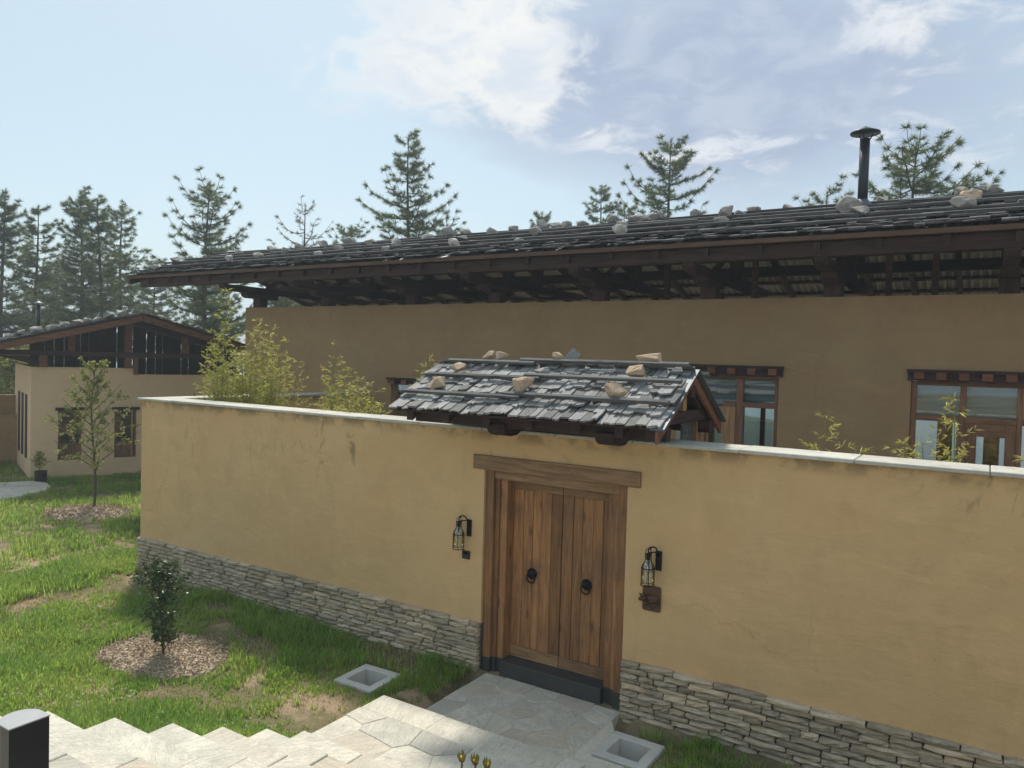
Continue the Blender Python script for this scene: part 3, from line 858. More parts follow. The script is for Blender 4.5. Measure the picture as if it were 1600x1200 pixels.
# battens: two overlapping poles each
for yb_, xl, xr_, off in ((-0.538, -5.89, -2.585, 0.066), (-0.19, -5.80, -2.59, 0.066), (0.10, -5.70, -2.62, 0.066)):
    xm = rsh.uniform(-4.7, -4.1)
    for x0, x1, dz in ((xl, xm + 0.12, 0.0), (xm - 0.10, xr_, 0.034)):
        Mx = Matrix.Translation((0, yb_, gline(yb_) + off + dz * 0.4)) @ Matrix.Rotation(g_ang, 4, 'X') @ Matrix.Rotation(0.0, 4, 'Z')
        MB().box(x0, x1, -0.030 + dz, 0.020 + dz, -0.022, 0.016, Mx).build('batten', M['batten'], gr, bevel=0.005)
for yb_ in (0.42, 0.72, 0.98):
    Mx = Matrix.Translation((0, yb_, gline(yb_) + 0.062)) @ Matrix.Rotation(-g_ang, 4, 'X')
    MB().box(-5.8, -2.50, -0.03, 0.02, -0.022, 0.018, Mx).build('batten', M['batten'], gr, bevel=0.005)
# a loose offcut of shingle standing on the ridge
link_mesh('shingle', SH_MESH[2], None, gr, Matrix.Translation((-4.07, 0.20, 3.75)) @ Matrix.Rotation(0.6, 4, 'Y') @ Matrix.Rotation(1.3, 4, 'X') @ Matrix.Diagonal((0.13, 0.16, 0.02, 1)))

GROCKS = [(-5.481, -0.409, 0.27, 0.15, 0.13, 'T', 'flat tan stone at the left end above the lowest gate roof batten'),
          (-4.313, -0.409, 0.26, 0.20, 0.19, 'T', 'blocky reddish tan stone in the middle of the gate roof'),
          (-3.208, -0.409, 0.23, 0.17, 0.18, 'T', 'angular tan stone above the lowest gate roof batten near its right end'),
          (-3.135, -0.059, 0.19, 0.16, 0.14, 'T', 'small cream stone on the gate roof just above the middle batten'),
          (-5.425, -0.061, 0.17, 0.14, 0.11, 'T', 'small tan stone near the left end above the middle gate roof batten'),
          (-4.267, -0.070, 0.18, 0.12, 0.09, 'G', 'flat greenish grey stone above the middle gate roof batten'),
          (-5.17, 0.20, 0.18, 0.15, 0.12, 'T', 'left one of two tan stones lying together on the gate roof ridge'),
          (-5.00, 0.20, 0.17, 0.14, 0.11, 'T', 'right one of two tan stones lying together on the gate roof ridge'),
          (-4.21, 0.20, 0.15, 0.13, 0.12, 'T', 'lone tan stone on the ridge beside the upright shingle scrap'),
          (-3.10, 0.22, 0.27, 0.17, 0.16, 'T', 'large rounded tan stone on the right part of the gate roof ridge')]
for i, (x, y, sx, sy, sz, c, lab) in enumerate(GROCKS):
    me = (ROCK_T if c == 'T' else ROCK_G)[(i * 5 + 1) % 6]
    base = gline(y) + 0.03
    o = link_mesh('roof_stone', me, None, None, Matrix.Translation((x, y, base + sz * 0.42)) @ Matrix.Rotation(g_ang * (1 if y < 0.15 else 0), 4, 'X') @ Matrix.Rotation(rs.uniform(-0.5, 0.5), 4, 'Z') @ Matrix.Diagonal((sx, sy, sz * 1.25, 1)))
    tag(o, lab, 'stone', 'stones weighing down the gate roof')

# ------------------------------------------------------------------ wall lamps and plates
def lamp(x, z, label):
    t = thing('wall_lamp', label, 'lamp', (x, 0.0, z), 0, 'lanterns beside the gate')
    def W(p): return (x + p[0], p[1], z + p[2])
    # back plate to the right of the bottle, arm, hook
    MB().box(x + 0.035, x + 0.10, -0.022, 0.0, z - 0.10, z + 0.105).build('back_plate', M['black_metal'], t, bevel=0.004)
    arm = MB().tube([W((0.065, -0.012, 0.04)), W((0.065, -0.05, 0.10)), W((0.062, -0.085, 0.15)), W((0.045, -0.115, 0.165)), W((0.022, -0.13, 0.158))], 0.008, 8)
    arm.tube([W((0.055, -0.02, 0.095)), W((0.0, -0.12, 0.095))], 0.007, 8)
    arm.lathe([(0.012, -0.012), (0.014, 0), (0.012, 0.012)], W((0.018, -0.13, 0.150)), 10)
    arm.build('arm', M['black_metal'], t, smooth=True)
    prof = [(0.030, 0.09), (0.030, 0.03), (0.034, 0.01), (0.062, -0.04), (0.066, -0.06), (0.066, -0.235)]
    fr = MB()
    cx, cy = 0.0, -0.13
    for k in range(4):
        a = k * math.pi / 2 + 0.5
        fr.tube([W((cx + r * math.cos(a), cy + r * math.sin(a), h)) for r, h in [(0.012, 0.145), (0.024, 0.125)] + prof], 0.0045, 6)
    for r, h in ((0.031, 0.085), (0.067, -0.06), (0.070, -0.237)):
        fr.tube([W((cx + r * math.cos(a), cy + r * math.sin(a), h)) for a in [2 * math.pi * i / 20 for i in range(21)]], 0.0055, 6, False)
    fr.build('wire_frame', M['black_metal'], t, smooth=True)
    g = MB().lathe([(0.024, 0.03), (0.028, 0.01), (0.056, -0.04), (0.060, -0.06), (0.060, -0.228)], W((cx, cy, 0)), 20)
    g.f = g.f[:-2]
    g.build('glass', M['lamp_glass'], t, smooth=True)
    MB().lathe([(0.022, 0.085), (0.024, 0.06), (0.020, 0.02), (0.017, -0.02)], W((cx, cy, 0)), 12).build('socket', M['black_metal'], t, smooth=True)
    b = MB().lathe([(0.010, -0.02), (0.020, -0.045), (0.026, -0.075), (0.022, -0.105), (0.008, -0.122)], W((cx, cy, 0)), 12).build('bulb', M['lamp_glass'], t, smooth=True)
    MB().tube([W((cx - 0.008, cy, -0.04)), W((cx - 0.006, cy, -0.085)), W((cx, cy, -0.10)), W((cx + 0.006, cy, -0.085)), W((cx + 0.008, cy, -0.04))], 0.0035, 6).build('filament', M['filament'], b)
lamp(-5.315, 1.705, 'black wire bottle lantern left of the gate, above the small dark plate')
lamp(-2.895, 1.705, 'black wire bottle lantern right of the gate, above the rust brown plaque')
pl = thing('intercom_plate', 'small dark square plate under the lantern left of the gate', 'plate', (-5.287, 0.0, 1.33))
MB().box(-5.345, -5.225, -0.018, 0.0, 1.320, 1.425).build('plate_body', M['plate_dark'], pl, bevel=0.008)
MB().box(-5.32, -5.25, -0.024, -0.019, 1.375, 1.41).build('grille', M['black_metal'], pl, bevel=0.002)
pq = thing('animal_plaque', 'rust brown upright plaque with a horned animal in relief under the lantern', 'plaque', (-2.89, 0.0, 1.16))
poly = []
for cx_, cz_, a0 in ((-2.815, 1.405, 0), (-2.965, 1.405, 90), (-2.965, 1.19, 180), (-2.815, 1.19, 270)):
    for k in range(5):
        a = R_(a0 + k * 22.5); poly.append((cx_ + 0.025 * math.cos(a), cz_ + 0.025 * math.sin(a)))
MB().prism(poly, 'y', -0.020, 0.0).build('board', M['rust'], pq, bevel=0.003)
an = MB()
cx_, cz_ = -2.885, 1.295
vs = []; fs = []; n1, n2 = 14, 8
for j in range(n2 + 1):
    for i in range(n1):
        a = 2 * math.pi * i / n1; b = math.pi / 2 * j / n2
        r = math.cos(b)
        vs.append((cx_ + 0.082 * r * math.cos(a), -0.018 - 0.042 * math.sin(b), cz_ + 0.052 * r * math.sin(a) * (1.0 + 0.15 * math.cos(a))))
for j in range(n2):
    for i in range(n1):
        i2 = (i + 1) % n1; fs.append((j * n1 + i, j * n1 + i2, (j + 1) * n1 + i2, (j + 1) * n1 + i))
an.raw(vs, fs)
an.tube([(cx_ - 0.06, -0.045, cz_ + 0.01), (cx_ - 0.095, -0.06, cz_ + 0.0), (cx_ - 0.125, -0.065, cz_ - 0.012)], [0.034, 0.027, 0.016], 10)
for s in (0, 1):
    an.tube([(cx_ - 0.095, -0.06 - 0.01 * s, cz_ + 0.02), (cx_ - 0.105 - 0.01 * s, -0.07, cz_ + 0.045), (cx_ - 0.12 + 0.035 * s, -0.072, cz_ + 0.058)], [0.008, 0.007, 0.003], 6)
an.tube([(cx_ - 0.045, -0.05, cz_ - 0.035), (cx_ - 0.05, -0.045, cz_ - 0.065)], [0.016, 0.011], 8)
an.tube([(cx_ + 0.045, -0.05, cz_ - 0.035), (cx_ + 0.052, -0.045, cz_ - 0.065)], [0.016, 0.011], 8)
an.tube([(cx_ + 0.078, -0.03, cz_ + 0.01), (cx_ + 0.10, -0.04, cz_ + 0.012), (cx_ + 0.102, -0.04, cz_ - 0.03), (cx_ + 0.085, -0.035, cz_ - 0.05)], [0.008, 0.008, 0.007, 0.005], 6)
an.build('animal_relief', M['rust'], pq, smooth=True)
MB().lathe([(0.018, 0.0), (0.018, -0.010), (0.012, -0.016)], (-2.89, -0.018, 1.195), 12, 'y').build('button', M['rust'], pq, smooth=True)

# ------------------------------------------------------------------ paving: landing, platform and stairs
def clip_poly(poly, p, n):
    out = []
    for i in range(len(poly)):
        a, b = poly[i], poly[(i + 1) % len(poly)]
        da = (a[0] - p[0]) * n[0] + (a[1] - p[1]) * n[1]; db = (b[0] - p[0]) * n[0] + (b[1] - p[1]) * n[1]
        if da <= 0: out.append(a)
        if da * db < 0:
            t = da / (da - db); out.append((a[0] + (b[0] - a[0]) * t, a[1] + (b[1] - a[1]) * t))
    return out


def crazy(parent, x0, x1, y0, y1, z, n, seed, gap=0.006, th=0.05, name='flagstone'):
    r = random.Random(seed)
    pts = []
    while len(pts) < n:
        best = None
        for _ in range(12):
            c = (r.uniform(x0, x1), r.uniform(y0, y1))
            d = min([math.hypot(c[0] - q[0], c[1] - q[1]) for q in pts] or [9])
            if best is None or d > best[0]: best = (d, c)
        pts.append(best[1])
    for i, a in enumerate(pts):
        poly = [(x0, y0), (x1, y0), (x1, y1), (x0, y1)]
        for j, b in enumerate(pts):
            if i == j: continue
            d = math.hypot(b[0] - a[0], b[1] - a[1]); n_ = ((b[0] - a[0]) / d, (b[1] - a[1]) / d)
            m_ = ((a[0] + b[0]) / 2 - n_[0] * gap / 2, (a[1] + b[1]) / 2 - n_[1] * gap / 2)
            poly = clip_poly(poly, m_, n_)
            if len(poly) < 3: break
        if len(poly) < 3: continue
        # roughen outline
        pp = []
        for k in range(len(poly)):
            p, q2 = poly[k], poly[(k + 1) % len(poly)]
            pp.append(p)
            L = math.hypot(q2[0] - p[0], q2[1] - p[1])
            if L > 0.2:
                nn_ = ((q2[1] - p[1]) / L, -(q2[0] - p[0]) / L); e = r.uniform(-0.010, 0.002)
                m2 = ((p[0] + q2[0]) / 2 + nn_[0] * e, (p[1] + q2[1]) / 2 + nn_[1] * e); pp.append(m2)
        MB().prism(pp, 'z', z - th, z + r.uniform(-0.005, 0.004)).build(name, M['flag'], parent, bevel=0.004)


landing = MB().box(-4.95, -3.20, -1.60, 0.018, -0.35, -0.006).build('paved_landing', M['mortar'])
tag(landing, 'crazy paved landing of pale flagstones before the gate', kind='structure')
M['joint'] = m_simple('pale_joint', (0.62, 0.58, 0.49), 0.95, 0, 0.3, 16, 0.3)
landing.data.materials[0] = M['joint']
crazy(landing, -4.95, -3.20, -1.46, 0.016, 0.0, 27, 5)
stairs = MB().box(-5.29, -2.92, -2.72, -1.45, -0.35, 0.158)
KMAX = 12
def xl(k): return -5.13 - 0.02 * (k - 2) - 0.012 * (k - 2) ** 2 if k < 8 else -5.13 - 0.12 - 0.012 * 36
for k in range(2, KMAX + 1):
    yf = -2.70 - (k - 2) * 0.405
    yb = yf - 0.55 if k < KMAX else -9.5
    stairs.box(xl(k) + 0.02, -2.93, yb, yf - 0.012 - 0.0003 * k, -0.40, 0.17 * k - 0.014)
stairs = stairs.build('stone_stairs', M['joint'])
tag(stairs, 'straight flight of pale stone steps going down to the gate', kind='structure')
x = -5.30
first_l = True
while x < -2.92:                                  # nosing row of the platform
    L = rs.uniform(0.55, 0.8)
    if first_l: L = 0.84; first_l = False
    if x + L > -3.1: L = -2.90 - x
    MB().box(x + 0.004, x + L - 0.005, -1.79, -1.44 + rs.uniform(-0.01, 0.006), 0.119, 0.166 + rs.uniform(-0.007, 0.004)).build('slab', M['flag'], stairs, bevel=0.005)
    x += L
crazy(stairs, -5.30, -2.90, -2.72, -1.80, 0.164, 15, 9, th=0.045)
for k in range(2, KMAX + 1):
    yf = -2.70 - (k - 2) * 0.405
    x = xl(k)
    L = rs.uniform(0.62, 0.76) + (-5.13 - xl(k))
    while x < -2.95:
        if x + L > -3.15: L = -2.90 - x
        zt = 0.17 * k + rs.uniform(-0.009, 0.004)
        yb = yf - 0.46 if k < KMAX else yf - 0.9
        MB().box(x + 0.004, x + L - 0.004, yb, yf + rs.uniform(-0.008, 0.006), 0.17 * k - 0.0515, zt).build('slab', M['flag'], stairs, bevel=0.005)
        x += L; L = rs.uniform(0.45, 0.85)
crazy(stairs, xl(KMAX), -2.90, -9.5, -7.68, 0.17 * KMAX, 14, 4)

# unseen paving added behind the viewer, level with the steps, to bounce sunlight forward
bounce_terrace = MB().box(-2.898, 13.0, -24.0, -6.95, 1.5, 2.035).box(-9.0, -2.899, -24.0, -9.52, 1.2, 2.03).build('bounce_terrace', M['joint'])
tag(bounce_terrace, 'unseen pale paving added to bounce light onto the wall', kind='structure')
# left path
pth = [(-26.5, -2.5), (-22.6, 2.35), (-22.26, 3.16), (-21.55, 3.22), (-20.9, 3.0), (-20.38, 2.58), (-20.1, 1.99), (-19.95, 1.35), (-21.0, -1.2), (-23.5, -4.5)]
path = MB().prism(pth, 'z', -0.2, 0.035).build('garden_path', M['joint'])
tag(path, 'pale stone garden path ending on the lawn', kind='structure')
def in_poly(px, py, poly):
    c = np.zeros(np.shape(px), bool)
    for i in range(len(poly)):
        x1, y1 = poly[i]; x2, y2 = poly[i - 1]
        cond = ((y1 > py) != (y2 > py)) & (px < (x2 - x1) * (py - y1) / (y2 - y1 + 1e-12) + x1)
        c ^= cond
    return c
rp = random.Random(8)
pv = [(rp.uniform(-22.2, -20.1), rp.uniform(0.8, 3.2)) for _ in range(40)]
pv = [p for p in pv if bool(in_poly(np.array(p[0]), np.array(p[1]), pth))][:18]
for i, a in enumerate(pv):
    poly = [(a[0] - 1, a[1] - 1), (a[0] + 1, a[1] - 1), (a[0] + 1, a[1] + 1), (a[0] - 1, a[1] + 1)]
    for j, b in enumerate(pv):
        if i != j:
            d = math.hypot(b[0] - a[0], b[1] - a[1]) or 1e-6; n_ = ((b[0] - a[0]) / d, (b[1] - a[1]) / d)
            poly = clip_poly(poly, ((a[0] + b[0]) / 2 - n_[0] * 0.012, (a[1] + b[1]) / 2 - n_[1] * 0.012), n_)
    for k in range(len(pth)):                      # keep inside the path edge (walk the outline clockwise)
        p1, p2 = pth[k], pth[(k + 1) % len(pth)]
        d = math.hypot(p2[0] - p1[0], p2[1] - p1[1]); n_ = (-(p2[1] - p1[1]) / d, (p2[0] - p1[0]) / d)
        poly = clip_poly(poly, (p1[0] - n_[0] * 0.02, p1[1] - n_[1] * 0.02), n_) if len(poly) > 2 else poly
    if len(poly) > 2: MB().prism(poly, 'z', 0.0355, 0.055).build('flagstone', M['flag'], path, bevel=0.003)

# ------------------------------------------------------------------ drain pits
def drain(cx, cy, s, label, rot):
    t = thing('drain_pit', label, 'drain', (cx, cy, 0), rot, 'concrete drain pits by the landing')
    F = wm(t)
    o, i_, zt = s / 2, s / 2 - 0.105, 0.032
    mb = MB(F)
    for a, b, c, d in ((-o, o, -o, -i_), (-o, o, i_, o), (-o, -i_, -i_ + 0.0005, i_ - 0.0005), (i_, o, -i_ + 0.0005, i_ - 0.0005)):
        mb.box(a, b, c, d, -0.38, zt)
    mb.build('rim', M['concrete'], t, bevel=0.008)
    MB(F).box(-i_ + 0.001, i_ - 0.001, -i_ + 0.001, i_ - 0.001, -0.30, -0.19).build('floor_slab', M['concrete'], t)
    lf = MB(F)
    for _ in range(9):
        a = rs.uniform(0, 6.28); x, y = rs.uniform(-i_, i_) * 0.8, rs.uniform(-i_, i_) * 0.8
        lf.raw([(-0.03, 0, 0), (0, -0.012, 0.006), (0.03, 0, 0.004), (0, 0.012, 0.008)], [(0, 1, 2, 3)], Matrix.Translation((x, y, -0.186)) @ Matrix.Rotation(a, 4, 'Z'))
    lf.build('dead_leaf', M['needle_dry'], t, fix=False)
drain(-5.95, -0.97, 0.56, 'square concrete drain pit in the lawn left of the landing', 0.03)
drain(-2.79, -0.74, 0.54, 'square concrete drain pit right of the landing with a paved apron', -0.02)
apron = MB().prism([(-3.195, -1.30), (-2.60, -1.30), (-2.50, -1.03), (-3.05, -1.03), (-3.07, -0.45), (-3.195, -0.25)], 'z', -0.2, 0.012).build('drain_apron', M['joint'])
tag(apron, 'cement strip between the landing and the drain', kind='structure')

# ------------------------------------------------------------------ bollard light
bo = thing('bollard_light', 'black D-shaped bollard light standing on the steps', 'bollard', (-3.70, -5.765, 1.53))
def bollard_poly(g=0.0):
    p = [(-3.62 + g, -5.852 - g), (-3.62 + g, -5.680 + g), (-3.695, -5.680 + g)]
    for k in range(1, 12):
        a = math.pi / 2 + math.pi * k / 12
        p.append((-3.695 + (0.085 + g) * math.cos(a), -5.766 + (0.086 + g) * math.sin(a)))
    p.append((-3.695, -5.852 - g))
    return p
MB().prism(bollard_poly(), 'z', 1.525, 2.046).build('body', M['boll_side'], bo)
MB().prism(bollard_poly(0.0025), 'z', 2.0465, 2.053).build('top_plate', M['boll_top'], bo, bevel=0.001)

# ------------------------------------------------------------------ the long house
HY = 5.0; HX0, HX1 = -15.72, 3.6; HB = 8.45; HTOP = 4.862
lh = thing('long_house', 'long low ochre house with stone weighted shingle roof behind the wall', 'house', (-6.0, 6.7, 1.0))
W1 = (-5.62, -2.815, 1.2, 3.606); W2 = (-0.945, 0.95, 1.2, 3.622); W0 = (-10.92, -9.75, 1.9, 3.20)
mbh = rect_wall(MB(), HX0, HX1, 0.4, HTOP, HY, HY + 0.28, [W1, W2, W0])
R1 = (-6.4, -2.4, 1.2, 3.7); R2 = (-1.8, 1.8, 1.2, 3.7)
rect_wall(mbh, HX0, HX1, -2.0, HTOP, HB - 0.25, HB, [R1, R2])
mbh.box(HX0, HX0 + 0.25, HY + 0.2805, HB - 0.2505, 0.4, HTOP)
mbh.box(HX1 - 0.25, HX1, HY + 0.2805, HB - 0.2505, 0.4, HTOP)
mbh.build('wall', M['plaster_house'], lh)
MB().box(HX0 + 0.26, HX1 - 0.26, HY + 0.29, HB - 0.26, 1.10, 1.195).build('floor', M['room'], lh)
MB().box(HX0 + 0.26, HX1 - 0.26, HY + 0.29, HB - 0.26, 4.45, 4.55).build('attic_floor', M['ceiling'], lh)
MB().box(-2.22, -2.08, HY + 0.29, HB - 0.26, 1.196, 4.449).box(-7.0, -6.88, HY + 0.29, HB - 0.26, 1.196, 4.449).build('partition', M['room'], lh)

EY, EZ, RY, RZ = 3.80, 5.645, 6.70, 6.530       # eave and ridge lines (underside of the shingles)
hs_ = (RZ - EZ) / (RY - EY); h_ang = math.atan(hs_)
RX0, RX1 = -19.15, 4.6
BEY = 12.4
def hline(y): return RZ - hs_ * abs(y - RY)
roof = MB()                                        # corrugated sheets under the shingles
nseg = int((RX1 - RX0) / 0.0253)
xs_c = np.linspace(RX0 + 0.10, RX1, nseg)
zc = 0.030 * np.sin(xs_c * 2 * math.pi / 0.152)
def corr(y0, y1):
    v = np.concatenate([np.stack([xs_c, np.full(nseg, y), hline(y) - 0.055 + zc], 1) for y in (y0, y1)])
    i = np.arange(nseg - 1)
    return v, np.concatenate([np.stack([i, i + 1, i + 1 + nseg], 1), np.stack([i, i + 1 + nseg, i + nseg], 1)])
v1, t1 = corr(EY + 0.06, RY); v2, t2 = corr(RY, BEY - 0.06)
hroof = np_mesh('roof', np.concatenate([v1, v2]), np.concatenate([t1, t2 + len(v1)]), M['zinc'], lh)
# battens under the sheets, rafters, purlins
for yb_ in (4.55, 5.15, 5.75, 6.3, 7.1, 7.7, 8.3, 8.9, 9.5, 10.1, 10.7, 11.3, 11.9):
    Mx = Matrix.Translation((0, yb_, hline(yb_) - 0.095)) @ Matrix.Rotation(h_ang * (1 if yb_ < RY else -1), 4, 'X')
    MB().box(RX0 + 0.12, RX1, -0.035, 0.035, -0.03, 0.03, Mx).build('sheathing_batten', M['dark_wood_x'], hroof)
xr = RX0 + 0.22
while xr < RX1:
    for sgn in (0, 1):
        ya, yb = (EY + 0.10, RY - 0.03) if sgn == 0 else (RY + 0.03, BEY - 0.1)
        MB().prism([(ya, hline(ya) - 0.255), (yb, hline(yb) - 0.255), (yb, hline(yb) - 0.128), (ya, hline(ya) - 0.128)], 'x', xr - 0.045, xr + 0.045).build('rafter', M['dark_wood_y'], hroof)
    xr += 0.80
# shingles of the long roof
es = Vector((0, math.cos(h_ang), math.sin(h_ang))); nn = ex.cross(es)
O = Vector((RX0, EY, EZ)) - nn * 0.02
SLh = (RY - EY) / math.cos(h_ang)
hs_list = []
NC = 8
for k in range(NC):
    rsh.seed(300 + k)
    shingle_course(None, SH_MESH_D, ex, es, nn, O, RX1 - RX0, k * (SLh - 0.05) / NC, 0.10, 0.24, 0.56 if k < NC - 1 else 0.38, 0.022, lift=0.075, jit=0.05 if k else 0.025, missing=0.02, collect=hs_list)
hs_list.sort(key=lambda m: ((m[0].translation.x - 0.0) ** 2 + (m[0].translation.y + 7.5) ** 2) * (1.0 if m[0].translation.y < 5.0 else 1.6) + (0 if m[0].translation.x < 0.9 else 1e4))
sm_ = MB()
for i, (Mx, k) in enumerate(hs_list):
    if i < 300: link_mesh('shingle', SH_MESH_D[k], None, hroof, Mx)
    else: sm_.raw(SH_GEOM[k][0], SH_GEOM[k][1], Mx)
tag(sm_.build('roof_shingles', M['shingle_dark'], hroof, fix=False), kind='stuff')
back = MB().prism([(RY, RZ + 0.02), (BEY, hline(BEY) + 0.02), (BEY, hline(BEY) - 0.01), (RY, RZ - 0.01)], 'x', RX0, RX1)
back.build('rear_slope_cover', M['shingle_dark'], hroof)
# weathered poles holding the shingles down
for yb_, off in ((4.46, 0.075), (5.02, 0.085), (5.62, 0.085), (6.10, 0.085), (6.52, 0.075)):
    x = RX0 + rs.uniform(0.0, 0.5)
    j = 0
    while x < RX1:
        L = rs.uniform(3.0, 5.0); x1 = min(x + L, RX1 + 0.1)
        tilt = rs.uniform(-0.012, 0.012)
        Mx = Matrix.Translation(((x + x1) / 2, yb_ + (0.05 if j % 2 else 0) , hline(yb_) + off + (0.02 if j % 2 else 0))) @ Matrix.Rotation(tilt * 0.7, 4, 'Y') @ Matrix.Rotation(tilt, 4, 'Z') @ Matrix.Rotation(h_ang, 4, 'X')
        MB().box(-(x1 - x) / 2, (x1 - x) / 2, -0.035, 0.03, -0.025, 0.02, Mx).build('batten', M['batten_dark'], hroof, bevel=0.006)
        x = x1 - rs.uniform(0.1, 0.4); j += 1
        if x1 >= RX1: break
# fascia, eave purlin, inner purlins
MB().box(RX0 + 0.25, RX1, EY + 0.035, EY + 0.075, EZ - 0.085, EZ - 0.012).build('fascia', M['fascia_wood'], lh, bevel=0.004)
MB().box(RX0 + 0.55, RX1 - 0.05, 3.99, 4.13, 5.352, 5.560).build('eave_purlin', M['dark_wood_x'], lh, bevel=0.008)
for yy in (5.14, 8.31):
    MB().box(RX0 + 0.9, RX1 - 0.1, yy - 0.08, yy + 0.08, hline(yy) - 0.46, hline(yy) - 0.257).build('wall_purlin', M['dark_wood_x'], lh, bevel=0.006)
MB().box(RX0 + 0.5, RX1 - 0.1, RY - 0.09, RY + 0.09, RZ - 0.50, RZ - 0.27).build('ridge_purlin', M['dark_wood_x'], lh, bevel=0.006)
MB().box(RX0 + 0.5, RX1 - 0.1, 11.6, 11.76, hline(11.7) - 0.46, hline(11.7) - 0.262).build('eave_purlin', M['dark_wood_x'], lh)
# posts with cantilevered bracket arms
for i, xp in enumerate((-15.35, -13.0, -10.45, -8.33, -6.05, -4.03, -2.08, 0.20, 2.4)):
    for yy in (5.14, 8.31):
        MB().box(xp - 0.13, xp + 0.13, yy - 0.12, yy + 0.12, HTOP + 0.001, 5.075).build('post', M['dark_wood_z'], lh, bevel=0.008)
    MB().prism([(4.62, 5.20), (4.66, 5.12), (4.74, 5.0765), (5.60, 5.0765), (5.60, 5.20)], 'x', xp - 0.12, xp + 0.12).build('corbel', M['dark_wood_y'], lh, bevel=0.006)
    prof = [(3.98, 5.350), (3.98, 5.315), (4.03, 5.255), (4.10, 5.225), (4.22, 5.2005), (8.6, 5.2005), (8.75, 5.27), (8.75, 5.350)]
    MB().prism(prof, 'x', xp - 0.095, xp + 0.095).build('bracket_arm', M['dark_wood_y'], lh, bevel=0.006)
    MB().box(xp - 0.10, xp + 0.10, RY - 0.10, RY + 0.10, 5.3505, RZ - 0.5005).build('king_post', M['dark_wood_z'], lh)
    MB().tube([(xp, 5.35, 5.36), (xp, 6.5, 6.02)], 0.07, 4).build('strut', M['dark_wood_y'], lh)
for i, xp in enumerate((-3.5, -1.4, -0.75, 0.75, -5.1)):
    MB().box(xp - 0.045, xp + 0.045, 5.9, 6.0, 4.56, hline(5.95) - 0.257).build('stud', M['fascia_wood'], lh)
# rear upright boards under the roof towards the far gable end
for xp in (-15.2, -10.4, -6.0, -2.0, 2.3):
    MB().box(xp - 0.1, xp + 0.1, 11.6, 11.8, -4.5, hline(11.7) - 0.4605).build('rear_post', M['dark_wood_z'], lh)

# windows of the long house: thing > window > pieces
def lintel_set(parent, x0, x1, zt, ndent, zl=0.165):
    a = MB().box(x0, x1, HY - 0.085, HY + 0.28, zt - 0.045, zt).box(x0 + 0.01, x1 - 0.01, HY - 0.035, HY + 0.27, zt - zl, zt - 0.0455)
    l = a.build('lintel', M['dark_wood_x'], parent)
    for i in range(ndent):
        xx = x0 + 0.16 + (x1 - x0 - 0.32) * i / (ndent - 1)
        MB().box(xx - 0.065, xx + 0.065, HY - 0.088, HY - 0.036, zt - 0.145, zt - 0.0465).build('dentil', M['rake_wood'], l, bevel=0.003)
    return l
def bar(parent, x0, x1, z0, z1, y0=5.05, y1=5.14, nm='frame_bar', pale=False):
    up = (z1 - z0) > (x1 - x0)
    m_ = M['pale_wood_z'] if pale else (M['window_wood_z'] if up else M['window_wood_x'])
    return MB().box(x0, x1, y0, y1, z0, z1).build(nm, m_, parent, bevel=0.004)
def pane(parent, x0, x1, z0, z1, y=5.10):
    return MB().box(x0, x1, y, y + 0.006, z0, z1).build('pane', M['glass'], parent)
def blind(parent, x0, x1, z0, z1, seed):
    n = 26; r = random.Random(seed); ph = r.uniform(0, 6)
    vs = []; fs = []
    for j in range(n):
        z = z0 + (z1 - z0) * j / (n - 1)
        for i in range(8):
            x = x0 + (x1 - x0) * i / 7
            vs.append((x, 5.20 + 0.022 * math.sin(j * 1.05 + 0.5 * math.sin(x * 4 + ph)) + 0.012 * math.sin(x * 9 + j * 0.4), z))
    for j in range(n - 1):
        for i in range(7): fs.append((j * 8 + i, j * 8 + i + 1, (j + 1) * 8 + i + 1, (j + 1) * 8 + i))
    return MB().raw(vs, fs).build('blind', M['blind'], parent, smooth=True)
w1 = lintel_set(lh, -5.69, -2.745, 3.772, 9)
w1.name = 'lintel'
win1 = MB().box(-5.615, -2.82, 5.145, 5.16, 3.56, 3.602).build('window', M['window_wood_x'], lh)
for x0, x1 in ((-5.615, -5.54), (-2.885, -2.82)): bar(win1, x0, x1, 1.2, 3.603)
for xm in (-3.445, -4.72): bar(win1, xm - 0.055, xm + 0.055, 1.2, 3.558)
bar(win1, -5.54, -2.886, 3.559, 3.604, 5.048)
for x0, x1 in ((-5.538, -4.777), (-4.663, -3.502), (-3.388, -2.887)):
    bar(win1, x0, x1, 3.085, 3.165, 5.046)
    pane(win1, x0, x1, 3.166, 3.558)
    blind(win1, x0 - 0.05, x1 + 0.05, 3.12, 3.58, int(-x0 * 10))
pane(win1, -3.388, -2.887, 1.2, 3.084); pane(win1, -5.538, -4.777, 1.2, 3.084)
bar(win1, -3.72, -3.503, 1.2, 3.083, 5.042, 5.12, 'casement_stile', True)
bar(win1, -4.66, -4.54, 1.2, 3.083, 5.042, 5.12, 'casement_stile', True)
bar(win1, -4.10, -4.02, 1.2, 2.97, 5.044, 5.12, 'casement_stile', True)
bar(win1, -4.539, -3.721, 2.97, 3.082, 5.043, 5.12, 'casement_rail', True)
pane(win1, -4.539, -4.101, 1.2, 2.969); pane(win1, -4.019, -3.721, 1.2, 2.969)
w2 = lintel_set(lh, -1.002, 1.0, 3.788, 7)
win2 = MB().box(-0.94, 0.94, 5.145, 5.16, 3.57, 3.618).build('window', M['window_wood_x'], lh)
for x0, x1 in ((-0.94, -0.87), (0.87, 0.94)): bar(win2, x0, x1, 1.2, 3.619)
bar(win2, -0.869, 0.869, 3.56, 3.62, 5.048)
bar(win2, -0.325, -0.245, 1.2, 3.559)
bar(win2, 0.36, 0.43, 1.2, 3.559)
